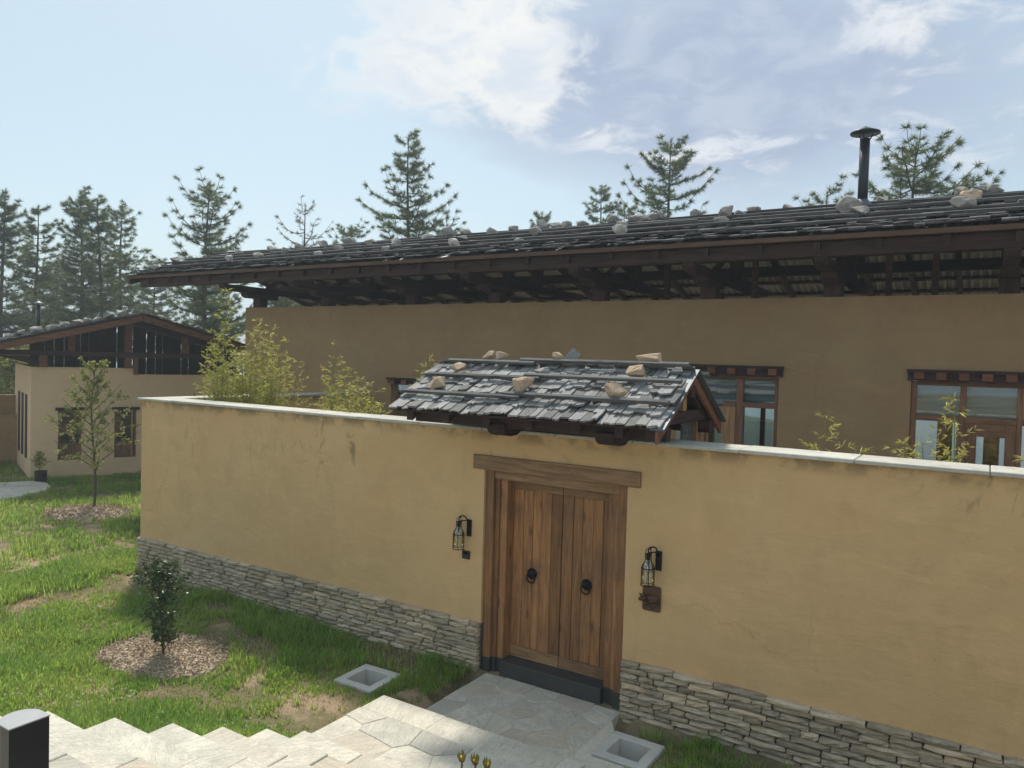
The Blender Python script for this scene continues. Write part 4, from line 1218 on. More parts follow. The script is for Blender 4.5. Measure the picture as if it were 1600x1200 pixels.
for x0, x1 in ((-0.868, -0.326), (-0.244, 0.359), (0.431, 0.868)):
    bar(win2, x0, x1, 3.045, 3.125, 5.046)
    pane(win2, x0, x1, 3.126, 3.558)
    blind(win2, x0 - 0.05, x1 + 0.05, 3.08, 3.58, int(40 + x0 * 10))
pane(win2, -0.868, -0.326, 1.2, 3.044)
bar(win2, -0.243, -0.10, 1.2, 3.043, 5.040, 5.12, 'casement_stile')
bar(win2, 0.235, 0.358, 1.2, 3.043, 5.040, 5.12, 'casement_stile')
bar(win2, -0.099, 0.234, 2.86, 3.042, 5.041, 5.12, 'casement_rail')
pane(win2, -0.099, 0.234, 1.2, 2.859); pane(win2, 0.431, 0.868, 1.2, 3.044)
lintel_set(lh, -11.0, -9.68, 3.30, 4, 0.12)
win0 = MB().box(-10.9, -9.77, 5.145, 5.16, 3.15, 3.199).build('window', M['window_wood_x'], lh)
for x0, x1 in ((-10.915, -10.84), (-10.37, -10.30), (-9.83, -9.755)): bar(win0, x0, x1, 1.9, 3.149)
bar(win0, -10.839, -9.831, 1.9, 1.97, 5.052)
pane(win0, -10.839, -10.371, 1.971, 3.149); pane(win0, -10.299, -9.831, 1.971, 3.149)
# rear glazing
for k, (x0, x1) in enumerate(((-6.4, -2.4), (-1.8, 1.8))):
    rw = MB().box(x0, x1, 8.26, 8.36, 3.6, 3.699).build('rear_window', M['dark_wood_x'], lh)
    for xm in ((x0 + 0.04, -5.2, -4.35, -3.85, -3.0, x1 - 0.04) if k == 0 else (x0 + 0.04, -0.62, 0.10, 0.9, x1 - 0.04)):
        wd = 0.12 if xm in (-4.35, 0.10, -0.62) else 0.04
        MB().box(xm - wd, xm + wd, 8.265, 8.355, 1.2, 3.599).build('frame_bar', M['dark_wood_z'], rw)
    MB().box(x0 + 0.081, x1 - 0.081, 8.30, 8.306, 1.2, 3.598).build('pane', M['glass'], rw)

# flue on the long roof
fl = thing('chimney_flue', 'dark steel flue pipe with conical rain cap on the long roof', 'chimney', (-1.86, 6.25, 6.40))
fx, fy = -1.87, 6.2
MB().tube([(fx, fy, 6.30), (fx, fy, 7.55)], 0.078, 20).build('pipe', M['pipe'], fl, smooth=True)
MB().lathe([(0.19, hline(fy) - 0.02 + 0.02), (0.15, 6.47), (0.082, 6.56)], (fx, fy, 0), 20).build('flashing_collar', M['flash'], fl, smooth=True)
MB().lathe([(0.232, 7.632), (0.23, 7.655), (0.12, 7.70), (0.02, 7.752), (0.004, 7.755)], (fx, fy, 0), 24).build('rain_cap', M['pipe'], fl, smooth=True)
for k in range(3):
    a = k * 2.094 + 0.4
    MB().tube([(fx + 0.07 * math.cos(a), fy + 0.07 * math.sin(a), 7.53), (fx + 0.10 * math.cos(a), fy + 0.10 * math.sin(a), 7.585), (fx + 0.125 * math.cos(a), fy + 0.125 * math.sin(a), 7.645)], 0.010, 6).build('cap_strap', M['pipe'], fl)

# stones on the long roof
HR = [(-18.56, 4.39), (-18.65, 5.03), (-15.92, 4.67), (-18.59, 5.88), (-17.72, 6.34), (-15.03, 4.8), (-16.49, 6.39), (-15.07, 5.69), (-15.66, 6.62), (-14.26, 6.1), (-12.94, 5.34), (-12.92, 4.75), (-13.77, 6.52), (-10.79, 4.63), (-12.67, 6.15), (-11.33, 5.53), (-10.98, 6.2), (-9.48, 5.49), (-9.06, 4.64), (-10.73, 6.62), (-10.22, 6.62), (-9.32, 6.39), (-8.91, 6.62), (-7.46, 4.56), (-7.82, 5.69), (-8.22, 6.62), (-7.94, 6.62), (-7.72, 6.52), (-7.62, 6.62), (-7.22, 6.62), (-5.58, 4.8), (-5.98, 5.82), (-6.08, 6.62), (-5.96, 6.62), (-5.63, 6.62), (-6.55, 6.62), (-4.81, 6.62), (-3.95, 5.33), (-4.12, 6.14), (-3.94, 6.47), (-3.74, 6.62), (-3.14, 6.62), (-1.98, 5.60), (-1.74, 5.07), (-1.62, 6.62), (-0.4, 5.07), (-0.34, 6.19), (-0.33, 5.77), (-0.48, 6.62), (-0.21, 6.62), (-0.04, 6.62)]
HR.sort()
rows = {'bottom': [], 'middle': [], 'top': []}
for p in HR: rows['bottom' if p[1] < 5.2 else 'middle' if p[1] < 6.25 else 'top'].append(p)
rr = random.Random(5)
for rn, lst in rows.items():
    for i, (x, y) in enumerate(lst):
        s = rr.uniform(0.22, 0.32); sz = s * rr.uniform(0.55, 0.85)
        if abs(x + 1.98) < 0.01: s, sz = 0.40, 0.30
        tanc = (abs(x + 0.33) < 0.01) or rr.random() < 0.0
        me = (ROCK_T[rr.randrange(6)] if tanc else ROCK_G[rr.randrange(8)])
        o = link_mesh('roof_stone', me, None, None, Matrix.Translation((x, y, hline(y) + 0.03 + sz * 0.46)) @ Matrix.Rotation(h_ang, 4, 'X') @ Matrix.Rotation(rr.uniform(-0.9, 0.9), 4, 'Z') @ Matrix.Diagonal((s, s * rr.uniform(0.65, 0.9), sz * 1.35, 1)))
        col = 'tan' if tanc else 'grey'
        tag(o, f'{ORD[i]} stone from the far gable end in the {rn} row on the long roof', 'stone', 'stones weighing down the long roof')

# ------------------------------------------------------------------ gabled house to the left
TH = R_(70)
GA = (-22.62, 3.30, 0.0)
gh = thing('gabled_house', 'small ochre gabled house with open timber gable beyond the lawn', 'house', GA, TH)
F = wm(gh)
holes = [(0.66, 1.26, 0.50, 1.94), (2.11, 2.71, 0.50, 1.93)]
mg = rect_wall(MB(F), 0.0, 2.60, -0.4, 3.175, 0.0, 0.28, [holes[0], (2.11, 2.5999, 0.5, 1.93)])
rect_wall(mg, 2.6001, 7.2, -0.4, 2.99, 0.0, 0.28, [(2.6002, 2.71, 0.50, 1.93)])
mg.build('wall', M['plaster_gable'], gh)
MB(F).box(0.0, 0.28, 0.2805, 4.55, -0.4, 3.175).box(0.281, 7.2, 4.27, 4.55, -0.4, 2.9).box(6.92, 7.2, 0.281, 4.269, -0.4, 2.9).build('side_wall', M['plaster_gable'], gh)
MB(F).box(0.29, 6.91, 0.29, 4.26, 2.7, 2.85).build('attic_floor', M['ceiling'], gh)
MB(F).box(0.4, 6.8, 1.6, 1.65, 0.0, 2.69).build('room_wall', M['room'], gh)
PK, PZ, GSL = 2.68, 4.80, 0.272
def gz(x): return PZ - GSL * abs(x - PK)
for a, b in ((-1.3, PK), (PK, 6.5)):
    MB(F).prism([(a, gz(a) - 0.02), (b, gz(b) - 0.02), (b, gz(b) - 0.05), (a, gz(a) - 0.05)], 'y', -0.78, 5.6).build('roof_deck', M['dark_wood_y'], gh)
    MB(F).prism([(a + 0.02, gz(a + 0.02) - 0.23), (b, gz(b) - 0.23), (b, gz(b) - 0.053), (a + 0.02, gz(a + 0.02) - 0.053)], 'y', -0.80, -0.745).build('rake_board', M['rake_wood'], gh)
sm_ = MB(F)
rsh.seed(55)
for side in (-1, 1):
    L_ = 4.0 if side < 0 else 3.85
    for c in range(int(L_ / 0.34)):
        y = -0.86
        while y < 5.6:
            w_ = rsh.uniform(0.13, 0.26)
            d = L_ - c * 0.34
            P = Vector((PK + side * d, y + w_ / 2, gz(PK + side * d) + 0.0))
            up = Vector((-side * math.cos(0.2), 0, math.sin(0.2))); exx = Vector((0, -side, 0)); exx = Vector((0, 1, 0)) if side > 0 else Vector((0, -1, 0))
            nrm = exx.cross(up)
            kk = rsh.randrange(10)
            sm_.raw(SH_GEOM[kk][0], SH_GEOM[kk][1], frame(P + Vector((0, 0, 0.02)), exx * w_, up * 0.5, nrm * 0.022))
            y += w_
tag(sm_.build('roof_shingles', M['shingle_dark'], gh, fix=False), kind='stuff')
MB(F).box(-1.25, 5.9, -0.12, 0.06, 3.50, 3.645).build('tie_beam', M['dark_wood_x'], gh, bevel=0.006)
for xp, z0, z1, w_ in ((2.46, 3.176, 3.499, 0.09), (2.46, 3.646, gz(2.46) - 0.24, 0.09), (0.98, 3.646, gz(0.98) - 0.24, 0.08), (0.28, 3.176, 3.499, 0.10), (4.05, 3.646, gz(4.05) - 0.24, 0.08), (2.66, 2.991, 3.499, 0.06), (4.75, 2.991, 3.499, 0.09)):
    MB(F).box(xp - w_, xp + w_, -0.09, 0.05, z0, z1).build('post', M['rake_wood'], gh, bevel=0.005)
MB(F).prism([(-0.9, 3.49), (-0.1, 3.49), (0.18, 3.30), (0.18, 3.20), (-0.35, 3.36)], 'y', -0.08, 0.04).build('corbel', M['dark_wood_x'], gh)
for yy, x0, x1 in ((3.6, 0.30, 6.8),):
    x = x0
    while x < x1:
        w_ = rs.uniform(0.16, 0.26)
        if not (1.55 < x < 1.6): MB(F).box(x, x + w_, yy, yy + 0.025, 2.86, min(gz(x), gz(x + w_)) - 0.06).build('attic_board', M['ceiling'], gh)
        x += w_ + rs.choice((0.002, 0.003, 0.003, 0.012, 0.03))
for i, (x0, x1, z0, z1) in enumerate(holes):
    MB(F).box(x0 - 0.07, x1 + 0.07, -0.05, 0.2, z1 + 0.001, z1 + 0.085).build('lintel', M['dark_wood_x'], gh)
    wn = MB(F).box(x0 + 0.002, x0 + 0.06, 0.06, 0.14, z0 + 0.001, z1 - 0.001).box(x1 - 0.06, x1 - 0.002, 0.06, 0.14, z0 + 0.001, z1 - 0.001).box(x0 + 0.0605, x1 - 0.0605, 0.06, 0.14, z1 - 0.06, z1 - 0.002).build('window', M['window_wood_z'], gh)
    for a, b in ((1.39, 1.45), (0.92, 0.98), (z0 + 0.001, z0 + 0.05)):
        MB(F).box(x0 + 0.061, x1 - 0.061, 0.062, 0.138, a, b).build('frame_bar', M['window_wood_x'], wn)
    for a, b in ((1.451, z1 - 0.061), (0.981, 1.389)):
        MB(F).box(x0 + 0.061, x1 - 0.061, 0.10, 0.106, a, b).build('pane', M['glass'], wn)
    MB(F).box(x0 + 0.061, x1 - 0.061, 0.095, 0.125, z0 + 0.0505, 0.919).build('panel', M['window_wood_z'], wn)
vt = MB(F).box(2.20, 2.46, -0.012, 0.0, 2.225, 2.385).build('vent_grille', M['plaster_gable'], gh)
for k in range(4): MB(F).box(2.215, 2.445, -0.022, -0.013, 2.24 + k * 0.036, 2.262 + k * 0.036).build('slat', M['plaster_gable'], vt)
for yy in (1.1, 2.1, 3.1):
    MB(F).box(-0.02, 0.0, yy - 0.22, yy + 0.22, 0.5, 2.35).build('side_window', M['dark_wood_z'], gh)
MB(F).tube([(0.35, 1.8, gz(0.35) - 0.1), (0.35, 1.8, 5.0)], 0.052, 12).build('flue_pipe', M['pipe'], gh, smooth=True)
MB(F).lathe([(0.14, 5.03), (0.13, 5.05), (0.01, 5.11)], (0.35, 1.8, 0), 14).build('flue_cap', M['zinc'], gh, smooth=True)
gspots = [(-0.55, -0.5), (-0.3, -0.2), (0.05, -0.45), (0.15, 0.1), (0.45, -0.5), (0.75, -0.3), (1.05, -0.5), (1.3, 0.0), (1.55, -0.45), (1.85, -0.5), (2.15, -0.3), (2.9, 0.2), (3.3, -0.3), (3.75, 0.2), (4.35, -0.4), (0.6, 0.4)]
for i, (x, y) in enumerate(sorted(gspots)):
    s = rr.uniform(0.20, 0.36); sz = s * rr.uniform(0.45, 0.65)
    o = link_mesh('roof_stone', ROCK_G[rr.randrange(8)], None, None, F @ Matrix.Translation((x, y, gz(x) + 0.045 + sz * 0.4)) @ Matrix.Rotation(rr.uniform(-0.9, 0.9), 4, 'Z') @ Matrix.Rotation(0.25 * (-1 if x < PK else 1), 4, 'Y') @ Matrix.Diagonal((s, s * 0.8, sz * 1.3, 1)))
    tag(o, f'{ORD[i]} pale stone from the left along the gabled house roof', 'stone', 'stones weighing down the gabled roof')
for yy, z1, lab in ((3.77, 1.50, 'low plain plaster wall meeting the side of the gabled house'), (4.35, 2.12, 'taller shaded plaster wall behind the low one beside the gabled house')):
    o = MB(F).box(-7.0, -0.001, yy, yy + 0.25, -0.4, z1).build('side_yard_wall', M['plaster_gable'], None)
    lp = thing('yard_wall', lab, 'wall', tuple(F @ Vector((-3.5, yy, 0))), TH, 'yard walls beside the gabled house')
    bpy.data.objects.remove(o)
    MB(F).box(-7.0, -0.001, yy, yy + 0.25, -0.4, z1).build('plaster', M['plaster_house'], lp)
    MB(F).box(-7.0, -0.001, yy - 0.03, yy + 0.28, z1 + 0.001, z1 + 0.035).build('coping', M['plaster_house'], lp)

# ------------------------------------------------------------------ plants
def unit(v):
    return v / (np.linalg.norm(v, axis=-1, keepdims=True) + 1e-12)


def leaf_arrays(P, D, L, Wd, g, fold=0.25, droop=0.0):
    """diamond leaves: base P, direction D, length L, width Wd -> verts, tris"""
    n = len(P)
    D = unit(D)
    side = unit(np.cross(D, g.normal(size=(n, 3))))
    up = np.cross(side, D)
    L = np.asarray(L).reshape(-1, 1) * np.ones((n, 1)); Wd = np.asarray(Wd).reshape(-1, 1) * np.ones((n, 1))
    mid = P + D * L * 0.42
    tip = P + D * L - np.array([0, 0, 1.0]) * L * droop
    v = np.stack([P, mid + side * Wd / 2 + up * Wd * fold, tip, mid - side * Wd / 2 + up * Wd * fold], 1).reshape(-1, 3)
    b = np.arange(n)[:, None] * 4
    t = np.concatenate([b + np.array([[0, 1, 2]]), b + np.array([[0, 2, 3]])], 1).reshape(-1, 3)
    return v, t


def needle_arrays(P, D, L, w, per, g, spread=0.85):
    n = len(P)
    P = np.repeat(P, per, 0); D = np.repeat(unit(D), per, 0)
    nd = unit(D * 0.75 + spread * g.normal(size=P.shape) * 0.6)
    side = unit(np.cross(nd, g.normal(size=P.shape)))
    LL = (L * g.uniform(0.7, 1.2, size=(len(P), 1)))
    b0 = P - nd * LL * 0.1
    v = np.stack([b0 - side * w / 2, b0 + side * w / 2, P + nd * LL], 1).reshape(-1, 3)
    t = np.arange(len(P) * 3).reshape(-1, 3)
    return v, t


def pine(x, y, ztop, crown, Lmax, label, seed, dens=1.0, shape=0.8, dry=False, up=0.35, whorl=0.40):
    if x < -33 or y > 19 and x < -26 and not dry: whorl = 0.31
    g = np.random.default_rng(seed)
    r = random.Random(seed)
    z0 = float(ground_z(x, y)) - 0.2
    H = ztop - z0
    t = thing('pine_tree', label, 'tree', (x, y, z0), 0, 'pines beyond the houses')
    wood = MB()
    lean = Vector((r.uniform(-0.02, 0.02), r.uniform(-0.02, 0.02), 0))
    def tr(h): return Vector((x, y, z0 + h)) + lean * h + Vector((0.05 * math.sin(h * 0.6 + seed), 0.05 * math.cos(h * 0.5 + seed), 0))
    rad = lambda h: 0.022 * max(0.0, H - h) ** 0.9 * 0.75 + 0.012
    wood.tube([tr(H * k / 14.0) for k in range(15)], [rad(H * k / 14.0) for k in range(15)], 8)
    P = []; D = []
    h = H - crown
    az0 = 0.0
    while h < H - 0.25:
        tt = (h - (H - crown)) / crown
        nb = r.choice((3, 4, 4, 5)) if tt < 0.9 else 3
        az0 += r.uniform(0.5, 1.4)
        for b in range(nb):
            if r.random() > 0.86 * min(1, dens + 0.2): continue
            hb_ = h + r.uniform(-0.22, 0.22)
            az = az0 + 2 * math.pi * b / nb + r.uniform(-0.35, 0.35)
            L = Lmax * ((1 - tt) ** shape) * r.uniform(0.38, 1.15) * (0.75 + 0.25 * min(1, tt * 4 + 0.3)) + 0.22
            el = up * (0.35 + 0.9 * tt) + r.uniform(-0.12, 0.12)
            p0 = tr(hb_); d = Vector((math.cos(az), math.sin(az), 0)); sag = r.uniform(-0.05, 0.28)
            pts = []
            m = max(4, int(L / 0.28))
            for i in range(m + 1):
                s = i / m
                pts.append(p0 + d * (L * s) + Vector((0, 0, L * (math.tan(el) * s * 0.75 + 0.24 * s ** 3 - sag * math.sin(s * 2.9)))) + Vector((r.uniform(-1, 1), r.uniform(-1, 1), r.uniform(-1, 1))) * 0.03 * L * s)
            wood.tube(pts, [max(0.006, 0.018 * L * (1 - 0.85 * i / m) + 0.004) for i in range(m + 1)], 4, False)
            sd = Vector((-d.y, d.x, 0))
            for i in range(max(1, int(m * 0.28)), m + 1):
                s = i / m
                for sg in (-1, 1):
                    if r.random() > 0.95 * dens: continue
                    sl = (0.12 + 0.42 * L * (1 - s) * 0.55) * r.uniform(0.5, 1.2)
                    e = pts[i] + (d * 0.7 + sd * sg * 0.75 + Vector((0, 0, 0.35))).normalized() * sl
                    if sl > 0.15: wood.tube([pts[i], e], [0.006, 0.003], 3, False)
                    dirv = (e - pts[i]).normalized() * 0.9 + Vector((r.uniform(-0.3, 0.3), r.uniform(-0.3, 0.3), r.uniform(-0.75, 0.45)))
                    k = max(2, int(sl / 0.075))
                    for q_ in range(k):
                        f = (q_ + 1) / k
                        P.append(pts[i].lerp(e, f)); D.append(dirv)
                P.append(pts[i]); D.append(d * 0.8 + Vector((0, 0, r.uniform(-0.5, 0.5))))
        h += whorl * r.uniform(0.7, 1.2)
    for k in range(5): P.append(tr(H - 0.05 - 0.10 * k)); D.append(Vector((0, 0, 1)))
    P = np.array(P); D = np.array(D)
    per = 17 if not dry else 8
    v, tr_ = needle_arrays(P, D, 0.23, 0.022, per, g, 0.95)
    wood.build('trunk', M['bark'], t, fix=False)
    np_mesh('crown', v, tr_, M['needle_dry'] if dry else M['needle'], t)
    return t


PINES = [
    (-39.7, 10.1, 11.1, 8.0, 1.9, 'tall narrow pine at the very edge beyond the yard walls', 1, 1.0, 0.7, False, 0.35),
    (-42.8, 12.9, 11.1, 8.0, 2.2, 'dense pine rising above the flue pipe of the gabled house', 2, 1.0, 0.7, False, 0.35),
    (-38.5, 13.2, 11.5, 8.2, 2.1, 'slender pine with outstretched upper limbs above the gabled roof', 3, 0.95, 0.6, False, 0.45),
    (-35.6, 12.65, 10.7, 7.5, 1.5, 'thin straight pine beside the outstretched one above the gabled roof', 4, 1.0, 0.6, False, 0.4),
    (-40.8, 16.5, 11.7, 8.2, 2.0, 'further pine with a ragged top above the gabled roof peak', 5, 0.85, 0.6, False, 0.35),
    (-29.85, 13.9, 11.3, 8.2, 2.8, 'broad layered pine with upswept limbs behind the far roof end', 6, 1.0, 0.42, False, 0.45),
    (-30.6, 20.6, 11.6, 5.0, 2.4, 'sparse brownish pine with bare limbs behind the long roof', 7, 0.6, 0.5, True, 0.5),
    (-30.1, 23.2, 10.9, 5.0, 2.3, 'low pine crown showing just left of the pointed one', 8, 0.8, 0.5, False, 0.4),
    (-21.45, 18.0, 13.25, 6.3, 2.5, 'tall pointed pine standing alone above the long roof', 9, 1.0, 0.72, False, 0.4),
    (-24.3, 24.5, 11.3, 5.0, 1.9, 'small pine crown just right of the tall pointed pine', 10, 0.8, 0.5, False, 0.4),
    (-22.7, 31.4, 12.5, 4.0, 0.9, 'tiny pine top peeping over the middle of the ridge', 11, 0.9, 0.6, False, 0.4),
    (-17.5, 28.7, 12.9, 5.0, 1.4, 'slim pine top left of the bushy crown', 12, 1.0, 0.6, False, 0.4),
    (-16.3, 29.4, 12.0, 5.0, 1.8, 'low bushy pine top between the slim top and the bushy crown', 13, 1.0, 0.5, False, 0.4),
    (-11.4, 23.1, 13.2, 6.0, 2.4, 'bushy pine with dense domed crown above the long roof', 14, 1.05, 0.5, False, 0.42),
    (-2.6, 21.56, 11.4, 4.5, 2.4, 'spreading flat topped pine right of the flue pipe', 15, 1.05, 0.35, False, 0.42),
    (-5.6, 24.5, 10.7, 4.0, 1.6, 'small pine top left of the flue pipe', 16, 0.9, 0.4, False, 0.4),
    (-0.8, 24.7, 10.9, 4.0, 2.2, 'low outer pine crown furthest right over the ridge', 17, 0.9, 0.4, False, 0.35),
    (-49.9, 17.9, 9.2, 7.5, 2.4, 'shorter pine filling the gap behind the gabled roof eave', 18, 1.0, 0.5, False, 0.3),
    (-46.7, 22.3, 9.6, 7.5, 2.6, 'rear pine between the ragged top and the broad layered pine', 19, 1.0, 0.5, False, 0.3),
    (-37.5, 19.5, 8.6, 7.0, 2.6, 'rear pine just behind the gabled roof peak', 20, 1.0, 0.5, False, 0.3),
    (-33.5, 21.5, 8.2, 6.5, 2.6, 'dark rear pine seen under the far roof end', 21, 1.0, 0.5, False, 0.3),
    (-27.0, 19.5, 7.6, 6.0, 2.4, 'rear pine seen through the open roof timbers', 22, 1.0, 0.5, False, 0.3),
    (-52.0, 12.5, 9.0, 8.0, 2.6, 'far pine low in the gap beside the picture edge', 23, 1.0, 0.5, False, 0.3),
    (-30.0, 30.0, 8.5, 8.0, 2.8, 'farthest dark pine low behind the open roof timbers', 24, 1.0, 0.5, False, 0.3),
]
for p in PINES: pine(*p)
for i, (x, y, zt) in enumerate(((-47.0, 27.0, 8.8), (-56.0, 21.0, 9.6), (-42.0, 29.0, 8.4))):
    pine(x, y, zt, 8.0, 2.8, ['rearmost pine behind the gabled roof peak', 'rearmost pine over the gabled roof eave', 'rearmost pine under the far roof end'][i], 40 + i, 1.0, 0.45, False, 0.3)


def bamboo(x, y, z0, ztop, n, spread, label, seed, leafL=0.092, dens=1.0, lean=0.25):
    g = np.random.default_rng(seed); r = random.Random(seed)
    t = thing('bamboo_plant', label, 'bamboo', (x, y, z0), 0, 'bamboo growing inside the courtyard')
    P = []; D = []
    for c in range(n):
        H = (ztop - z0) * (1.0 if c == 0 else r.uniform(0.55, 0.97))
        az = r.uniform(0, 6.283); bx, by = (x, y) if c == 0 else (x + r.uniform(-1, 1) * spread * 0.45, y + r.uniform(-1, 1) * spread * 0.3)
        dx, dy = math.cos(az) * spread * lean * (0.35 if c == 0 else 1), math.sin(az) * spread * lean * 0.6
        pts = [Vector((bx + dx * (s ** 2), by + dy * (s ** 2), z0 + H * s * (1 - 0.04 * s))) for s in [k / 12 for k in range(13)]]
        MB().tube(pts, [0.010 * (1 - 0.8 * k / 12) + 0.002 for k in range(13)], 5, False).build('culm', M['culm'], t, fix=False)
        tw = MB()
        nd = max(6, int(H / 0.13))
        for k in range(int(nd * 0.22), nd + 1):
            s = k / nd
            i = min(11, int(s * 12)); p = pts[i].lerp(pts[i + 1], s * 12 - i)
            for b in range(2 if s > 0.93 else 3):
                if r.random() > dens: continue
                a = r.uniform(0, 6.283); bl = (0.38 * (1 - s) ** 0.6 + 0.07) * r.uniform(0.6, 1.25)
                d = Vector((math.cos(a), math.sin(a), 0.65)).normalized()
                m = max(2, int(bl / 0.055))
                for j in range(1, m + 1):
                    q_ = p + d * (bl * j / m) - Vector((0, 0, 0.25 * (bl * j / m) ** 2))
                    for l in range(r.choice((3, 4, 4))):
                        P.append(q_); D.append((d * 0.8 + Vector((r.uniform(-0.8, 0.8), r.uniform(-0.8, 0.8), r.uniform(-0.75, 0.25)))))
    P = np.array(P); D = np.array(D)
    v, tr_ = leaf_arrays(P, D, leafL * g.uniform(0.6, 1.2, len(P)), 0.0145, g, 0.2, 0.12)
    np_mesh('leaves', v, tr_, M['bamboo'], t)


CG = 1.2
bamboo(-11.40, 1.05, CG, 4.95, 7, 0.75, 'tallest bamboo, in the far corner of the courtyard', 1)
bamboo(-10.60, 1.15, CG, 4.40, 10, 0.85, 'wide dense bamboo clump beside the tallest one', 2, dens=1.0)
bamboo(-9.95, 1.05, CG, 4.05, 9, 0.8, 'shorter dense bamboo adjoining the wide clump', 3)
bamboo(-9.45, 1.8, CG, 4.03, 3, 0.5, 'thin single bamboo before the house wall', 4, dens=0.8)
bamboo(-8.05, 0.80, CG, 3.62, 7, 0.8, 'low bamboo leaning left behind the coping', 5)
bamboo(-7.45, 0.75, CG, 3.42, 9, 0.9, 'bushy low bamboo nearest the left end of the gate roof', 6)
bamboo(-6.70, 0.85, CG, 3.82, 6, 0.6, 'bamboo spray leaning over the gate roof eave', 7, lean=0.6)
bamboo(-1.45, 1.0, CG, 3.30, 4, 0.5, 'small bamboo spray between the two house windows', 8)
bamboo(-0.22, 0.90, CG, 3.57, 6, 0.45, 'upright bamboo before the right house window', 9)
bamboo(-0.62, 0.80, CG, 3.12, 4, 0.5, 'short bamboo tuft just left of the upright one', 10)
bamboo(0.36, 0.9, CG, 3.03, 3, 0.3, 'bamboo tips at the right end of the coping', 11)
bamboo(-1.05, 0.75, CG, 2.99, 2, 0.2, 'lowest bamboo tip peeping over the coping', 12)
bamboo(-10.9, 0.9, CG, 3.5, 12, 0.9, 'low bamboo thicket at the foot of the tallest bamboo', 13)
bamboo(-8.7, 0.9, CG, 3.2, 9, 0.9, 'low dark bamboo thicket behind the coping middle', 14)


def leafy_tree(name, x, y, H, label, seed, leaf_mat, crown0, spread, nleaf, leafL, leafW, cat='tree', group=None, stem=0.028, droop=0.1, z0=None, oval=False):
    g = np.random.default_rng(seed); r = random.Random(seed)
    z0 = float(ground_z(x, y)) if z0 is None else z0
    t = thing(name, label, cat, (x, y, z0), 0, group)
    wood = MB()
    P = []; D = []
    def tr(h): return Vector((x + 0.04 * math.sin(h * 2 + seed), y + 0.04 * math.cos(h * 1.7 + seed), z0 + h))
    wood.tube([tr(H * k / 10) for k in range(-1, 11)], [stem * (1 - 0.85 * max(0, k) / 10) + 0.003 for k in range(-1, 11)], 7)
    nb = int(26 * (1 if nleaf < 2500 else 1.3))
    per = max(1, nleaf // (nb * 7))
    for b in range(nb):
        s = crown0 + (0.97 - crown0) * (b / nb)
        p0 = tr(H * s); az = b * 2.4 + r.uniform(-0.4, 0.4)
        L = spread * (1 - 0.72 * ((s - crown0) / (1 - crown0))) * r.uniform(0.6, 1.15)
        if oval:
            q0 = (s - crown0) / (1 - crown0); L = spread * (0.45 + 0.75 * math.sin(math.pi * min(1, q0 * 0.9 + 0.12)) ** 1.2) * r.uniform(0.55, 1.1) * (1 - 0.3 * q0)
        d = Vector((math.cos(az), math.sin(az), (0.55 if not oval else 1.25) + 0.5 * s)).normalized()
        pts = [p0 + d * (L * k / 5) + Vector((0, 0, 0.10 * L * (k / 5) ** 2)) for k in range(6)]
        wood.tube(pts, [stem * 0.38 * (1 - 0.8 * k / 5) + 0.0015 for k in range(6)], 4, False)
        for q_ in range(7):
            f = r.uniform(0.25, 1.0)
            base = p0 + d * L * f
            e = base + Vector((r.gauss(0, 1), r.gauss(0, 1), r.gauss(0.3, 0.8))).normalized() * L * r.uniform(0.08, 0.28)
            wood.tube([base, e], 0.0018, 3, False)
            for l in range(per):
                P.append(base.lerp(e, r.uniform(0.2, 1.05)) + Vector((r.gauss(0, 1), r.gauss(0, 1), r.gauss(0, 1))) * leafL * 0.3)
                D.append(Vector((r.gauss(0, 1), r.gauss(0, 1), r.gauss(0.1, 0.6))))
    P = np.array(P); D = np.array(D)
    v, tr_ = leaf_arrays(P, D, leafL * g.uniform(0.6, 1.2, len(P)), leafW, g, 0.15, droop)
    wood.build('trunk', M['twig'], t, fix=False)
    np_mesh('crown', v, tr_, leaf_mat, t)
    return t


leafy_tree('young_tree', -17.56, 2.26, 3.42, 'slender young tree with yellow green leaves in a mulch ring', 31, M['tree_leaf'], 0.24, 1.3, 4200, 0.066, 0.034)
leafy_tree('young_tree', -16.3, 4.1, 2.6, 'second young tree half hidden by the wall corner', 32, M['tree_leaf'], 0.10, 1.25, 3600, 0.070, 0.036)
leafy_tree('shrub', -8.35, -2.0, 1.12, 'dark glossy leaved shrub in the round mulch bed by the wall', 33, M['shrub_leaf'], 0.10, 0.52, 1500, 0.058, 0.032, 'shrub', None, 0.014, oval=True)
pt = thing('planter_pot', 'dark cylindrical pot at the corner of the gabled house', 'pot', (-21.95, 3.25, 0))
MB().lathe([(0.14, 0.0), (0.155, 0.30), (0.165, 0.31), (0.16, 0.33), (0.14, 0.32), (0.13, 0.28)], (-21.95, 3.25, 0), 16).build('pot_body', M['pot'], pt, smooth=True)
leafy_tree('potted_shrub', -21.95, 3.25, 0.55, 'small leafy shrub in the dark pot by the gabled house', 34, M['tree_leaf'], 0.15, 0.32, 260, 0.07, 0.04, 'shrub', None, 0.010, z0=0.29)

leafy_tree('leafy_bush', -35.0, 8.3, 3.4, 'light green bush beyond the yard walls at the picture edge', 36, M['tree_leaf'], 0.05, 2.2, 4200, 0.16, 0.10, 'bush', None, 0.03, oval=True)
leafy_tree('leafy_bush', -37.5, 9.8, 3.0, 'further light green bush under the tall narrow pine', 37, M['tree_leaf'], 0.05, 2.4, 4200, 0.16, 0.10, 'bush', None, 0.03, oval=True)
